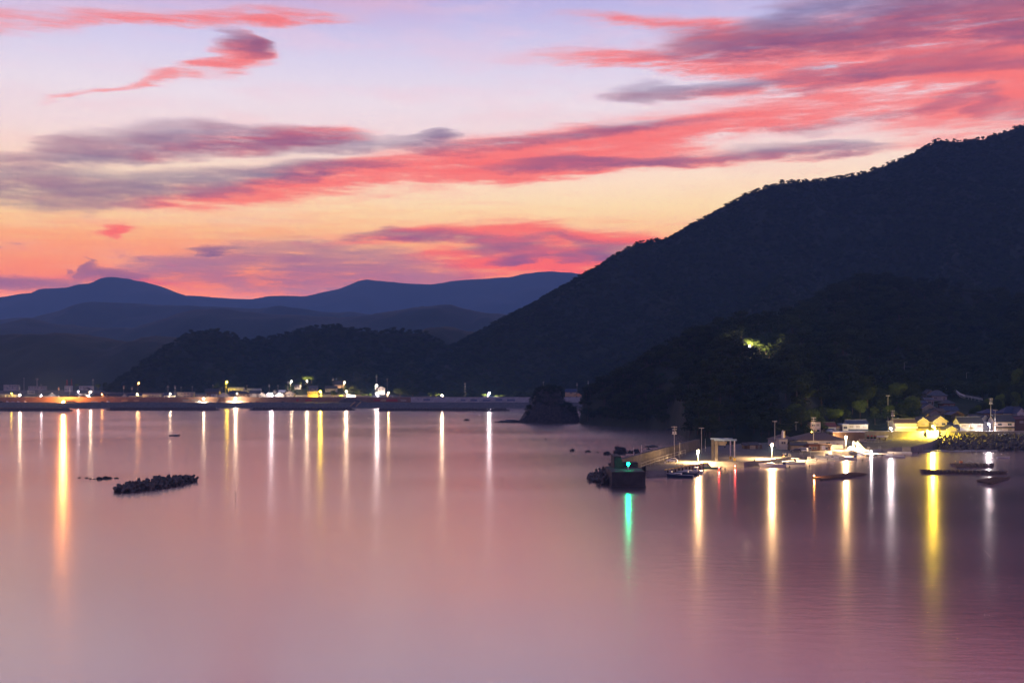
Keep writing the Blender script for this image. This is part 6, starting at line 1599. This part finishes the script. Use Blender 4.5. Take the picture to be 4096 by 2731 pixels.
MB().box((0, 0, .95), (1.0, .7, 1.8)).build('case', M_wall['white'], t); MB().box((0, -.37, 1.25), (.85, .05, .9)).build('display', M_glass, t); MB().box((0, -.37, .4), (.6, .05, .25)).build('delivery_slot', M_rubber, t)

# ------------------------------------------------------------------ headland, woods, rocks
NEAR = build_near_hills()
LITSPOT = on_slope(NEAR, 3005, 1408)
CLEAR.append((LITSPOT.x, LITSPOT.y - 6, 13.0))
near_wood(NEAR)

# sea stack
def sea_stack():
    prof = [(2020, 1688), (2079, 1676), (2103, 1640), (2127, 1605), (2148, 1557), (2177, 1540), (2207, 1537), (2237, 1543), (2252, 1573), (2258, 1603), (2290, 1621), (2314, 1645), (2325, 1676)]
    d = 834; xs = np.arange(X(2010, d), X(2335, d), 1.2); ys = np.arange(d - 2, d + 32, 1.2)
    crest = np.interp(xs, [X(a, d) for a, b in prof], [Z(b, d) for a, b in prof]) - 2.0
    gx, gy = np.meshgrid(xs, ys)
    v = np.sqrt(np.clip(1 - ((gy - (d + 14)) / 16.0) ** 2, 0, 1))
    z = np.maximum(crest, .4)[None, :] * v ** .8 + fbm(gx, gy, 4, 8, 5) * 3.0 * np.clip(v * 3, 0, 1)
    z = np.where(v <= .02, -2, z)
    t = thing('sea_stack', (0, 0, 0), 'rounded wooded sea stack standing in the bay left of the headland', 'rock')
    o = grid_mesh('rock_body', xs, ys, z, M_rock); o.parent = t
    f = Field(xs, ys, z); r = np.random.RandomState(3)
    x = r.uniform(X(2100, d), X(2312, d), 1500); y = r.uniform(d - 1, d + 20, 1500); zz = f.at(x, y); ok = zz > 4.5
    leaves = MB(); src = TREES[1][0]
    co = [v_.co.copy() for v_ in src.vertices]; fc = [tuple(p.vertices) for p in src.polygons]
    k = 0
    for i in np.where(ok)[0][:210]:
        s = r.uniform(2.6, 5.6); q = r.uniform(0, 6.28); c_, s_ = math.cos(q), math.sin(q); st = 0
        sel = fc[(k * 300) % 2000:(k * 300) % 2000 + 420]; k += 1
        for f4 in sel:
            leaves.add([(x[i] + (co[j].x * c_ - co[j].y * s_) * s * 1.25, y[i] + (co[j].x * s_ + co[j].y * c_) * s * 1.25, zz[i] - s * .35 + co[j].z * s) for j in f4], [(0, 1, 2, 3)])
    lo = leaves.build('foliage', M_leaf, t); lo['kind'] = 'stuff'
sea_stack()

RK = [(2454, 2512, 1783, 1814, 'largest dark rock in the water left of the parapet wall'), (2463, 2478, 1783, 1796, 'small rock leaning on the left of the largest rock'), (2510, 2530, 1801, 1812, 'low rock right of the largest rock'), (2529, 2560, 1796, 1812, 'jagged rock touching the thin post on the parapet'), (2416, 2444, 1806, 1818, 'smooth rounded rock above the tetrapods'), (2342, 2362, 1800, 1807, 'low spiky reef left of the smooth rounded rock'), (2383, 2396, 1806, 1809.5, 'tiny rock between the spiky reef and the smooth rock'), (2586, 2635, 1781, 1788, 'flat reef behind the parapet wall'), (2588, 2602, 1792, 1797.5, 'small rock below the flat reef'), (2647, 2673, 1790, 1803, 'round rock rising behind the parapet left of the transformer pole'), (2681, 2702, 1783, 1801, 'tall rock behind the parapet at the transformer pole'), (2657, 2670, 1712, 1716.5, 'tiny rock at the foot of the headland'), (2668, 2740, 1709, 1721, 'long dark ledge at the foot of the headland'), (1850, 1878, 1675, 1681.5, 'flat rock far left of the sea stack'), (1993, 2018, 1681, 1688.5, 'small rock close to the tip of the sea stack'), (2178, 2187, 1752, 1757, 'tiny rock in the water below the sea stack'), (2280, 2299, 1794, 1804, 'rock alone left of the spiky reef'), (1985, 2085, 1683, 1690, 'low rocky spit reaching left from the sea stack')]
for i, (a, b, c, e, lb) in enumerate(RK): rock(a, b, c, e, i + 3, lb)
for i, (a, b, c, e) in enumerate(((310, 322, 1908, 1911), (338, 352, 1908, 1912), (355, 366, 1911, 1915), (370, 380, 1912, 1916), (384, 408, 1906, 1917), (410, 428, 1903, 1914), (424, 446, 1906, 1914), (456, 474, 1908, 1913))):
    rock(a, b, c, e, 50 + i, 'low black reef rock left of the tetrapod mound, %s of eight from the left' % ('first', 'second', 'third', 'fourth', 'fifth', 'sixth', 'seventh', 'last')[i], group='reef left of the tetrapod mound')

# individual trees close to the lamps
def near_tree(px, d, h, w, label, seed, bright=False, group='grove behind the harbour'):
    z = float(NEAR.at(np.array([X(px, d)]), np.array([float(d)]))[0])
    return tree((X(px, d), d, z - .3), h, w, label, seed, bright, group)
lab1 = 'tall dark evergreen in the clump left of the warehouse pole'
for i, (px, d, h, w) in enumerate(((3150, 562, 10, 9), (3180, 572, 12, 9), (3205, 566, 12, 9), (3228, 576, 14, 9), (3248, 572, 14, 10), (3268, 582, 15, 10), (3285, 572, 11, 8))):
    near_tree(px, d, h, w, lab1, i, i % 3 == 1, 'clump left of the warehouse pole')
lab2 = 'broad evergreen in the grove behind the white two storey house'
for i, (px, d, h, w) in enumerate(((3330, 590, 10, 9), (3355, 600, 12, 10), (3385, 596, 11, 10), (3410, 606, 13, 10), (3440, 598, 12, 10), (3470, 608, 13, 11), (3500, 596, 10, 9), (3525, 606, 13, 10), (3555, 600, 12, 10), (3585, 610, 14, 11), (3610, 604, 12, 10), (3635, 612, 15, 11), (3655, 622, 14, 10), (3400, 625, 13, 12), (3460, 628, 14, 12), (3520, 630, 14, 12), (3590, 632, 15, 12), (3640, 640, 15, 12))):
    near_tree(px, d, h, w, lab2, i, i % 4 == 0, 'grove behind the white house')
lab3 = 'upright bamboo clump on the slope right of the timber barn'
for i, (px, d, h, w) in enumerate(((3872, 616, 9, 6), (3890, 622, 11, 7), (3910, 626, 12, 7), (3930, 632, 12, 7), (3955, 640, 13, 8), (3980, 636, 13, 8), (4005, 646, 15, 8), (4030, 650, 16, 9), (4058, 648, 16, 9), (4085, 655, 17, 9), (4110, 650, 16, 9), (4020, 670, 17, 10), (4070, 680, 18, 10), (3990, 680, 16, 10))):
    t_ = near_tree(px, d, h, w, lab3, 2 + 3 * i, i % 2 == 0, 'bamboo on the right slope'); t_.name = 'bamboo_clump'
lab4 = 'low bright shrub on the terrace left of the white lamp'
for i, (px, d, h, w) in enumerate(((3478, 560, 3.2, 3), (3490, 561, 2.4, 4), (3505, 562, 2.6, 4), (3520, 561, 2.6, 4), (3540, 562, 2.2, 3.5))):
    tree((X(px, d), d, TER - .1), h, w, lab4, i, True, 'shrubs on the terrace', 'shrub', 'shrub')

# lit trees on the headland with their lamp
for i, (px, py, h, w, lb) in enumerate(((3010, 1402, 9, 9, 'yellow green tree lit from below on the dark headland'), (3042, 1408, 6.5, 9, 'right one of the lit trees on the dark headland'), (2972, 1404, 6, 8, 'left dimmer one of the lit trees on the dark headland'), (3066, 1412, 4.5, 7, 'lowest right lit bush on the dark headland'))):
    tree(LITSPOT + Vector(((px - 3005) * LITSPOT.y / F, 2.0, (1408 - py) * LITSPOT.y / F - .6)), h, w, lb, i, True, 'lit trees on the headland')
street_lamp(2997, 1384, LITSPOT.y - 4.5, Z(1408, LITSPOT.y) - 1, 'white', 60000, 'lamp shining among the lit trees on the dark headland', r=.4, arm=.4, down=0)

# hillside road: guard rails, lamp posts
def guard_rail(pts, label, hh=1.1, step=2.6):
    v = [P(*p) for p in pts]; o = v[0]; t = thing('guard_rail', o, label, 'railing')
    for z in (.1, .55, hh): MB().path([p - o + Vector((0, 0, z)) for p in v], .06, 5).build('rail', M_white, t)
    for a_, b_ in zip(v, v[1:]):
        n = max(1, int((b_ - a_).length / step))
        for i in range(n):
            q = a_.lerp(b_, i / n) - o
            MB().tube(q - Vector((0, 0, 1.2)), q + Vector((0, 0, hh)), .06, .06, 5).build('post', M_white, t)
            for k in range(1, 6):
                s = a_.lerp(b_, (i + k / 6) / n) - o
                MB().tube(s + Vector((0, 0, .1)), s + Vector((0, 0, hh)), .03, .03, 4).build('baluster', M_white, t)
    return t
guard_rail([(3828, 1569, 705), (3840, 1579, 690), (3860, 1587, 676), (3900, 1594, 668), (3932, 1601, 662)], 'white guard rail curving down the hillside road above the bamboo')
guard_rail([(3765, 1546, 745), (3795, 1551, 730), (3815, 1558, 718), (3828, 1568, 706)], 'upper faint part of the white guard rail on the hillside road', step=4)
guard_rail([(3405, 1503, 760), (3450, 1505, 752), (3510, 1512, 744), (3560, 1522, 736), (3592, 1528, 730)], 'long pale guard rail of the hillside road above the grove', step=4)
for px, y0_, y1_, d, lb in ((3359, 1461, 1506, 760, 'dim unlit lamp post left on the hillside road'), (3617, 1450, 1530, 728, 'tall unlit lamp post in the middle of the hillside road'), (3465, 1484, 1506, 752, 'short unlit post at the hillside guard rail'), (3866, 1490, 1530, 760, 'dim lamp post above the curved guard rail')):
    t = thing('lamp_post', P(px, y1_ + 10, d), lb, 'lamp post', 'unlit posts on the hillside road'); h_ = (y1_ + 10 - y0_) * d / F
    MB().tube((0, 0, -1), (0, 0, h_), .09, .07, 6).build('post', M_steel, t); MB().tube((0, 0, h_), (1.4, 0, h_ + .1), .05, .05, 5).build('arm', M_steel, t); MB().box((1.5, 0, h_ + .1), (.6, .25, .12)).build('lamp_head', M_steel, t)
rp = [(3330, 1512, 765), (3405, 1511, 762), (3510, 1520, 746), (3592, 1536, 732), (3700, 1548, 735), (3765, 1554, 747), (3815, 1566, 720), (3860, 1594, 680), (3932, 1608, 665), (4000, 1616, 668)]
v = [P(*p) for p in rp]
strip('hillside_road', [[p + Vector((0, 0, 0)) for p in v], [p + Vector((1.5, 5.5, .1)) for p in v]], M_asph)

# ------------------------------------------------------------------ air
def build_haze():
    m = bpy.data.materials.new('haze_air'); m.use_nodes = True
    nt = m.node_tree; N, L = nt.nodes, nt.links
    N.clear()
    out = N.new('ShaderNodeOutputMaterial')
    v = N.new('ShaderNodeVolumePrincipled')
    v.inputs['Color'].default_value = (*HAZE_COLOR, 1)
    v.inputs['Density'].default_value = HAZE_DENSITY
    v.inputs['Anisotropy'].default_value = 0.0
    L.new(v.outputs[0], out.inputs['Volume'])
    m.cycles.homogeneous_volume = True
    o = MB().box((1200, 5900, 520), (15500, 13800, 1080)).build('haze', m)
    tag(o, kind='stuff')
build_haze()
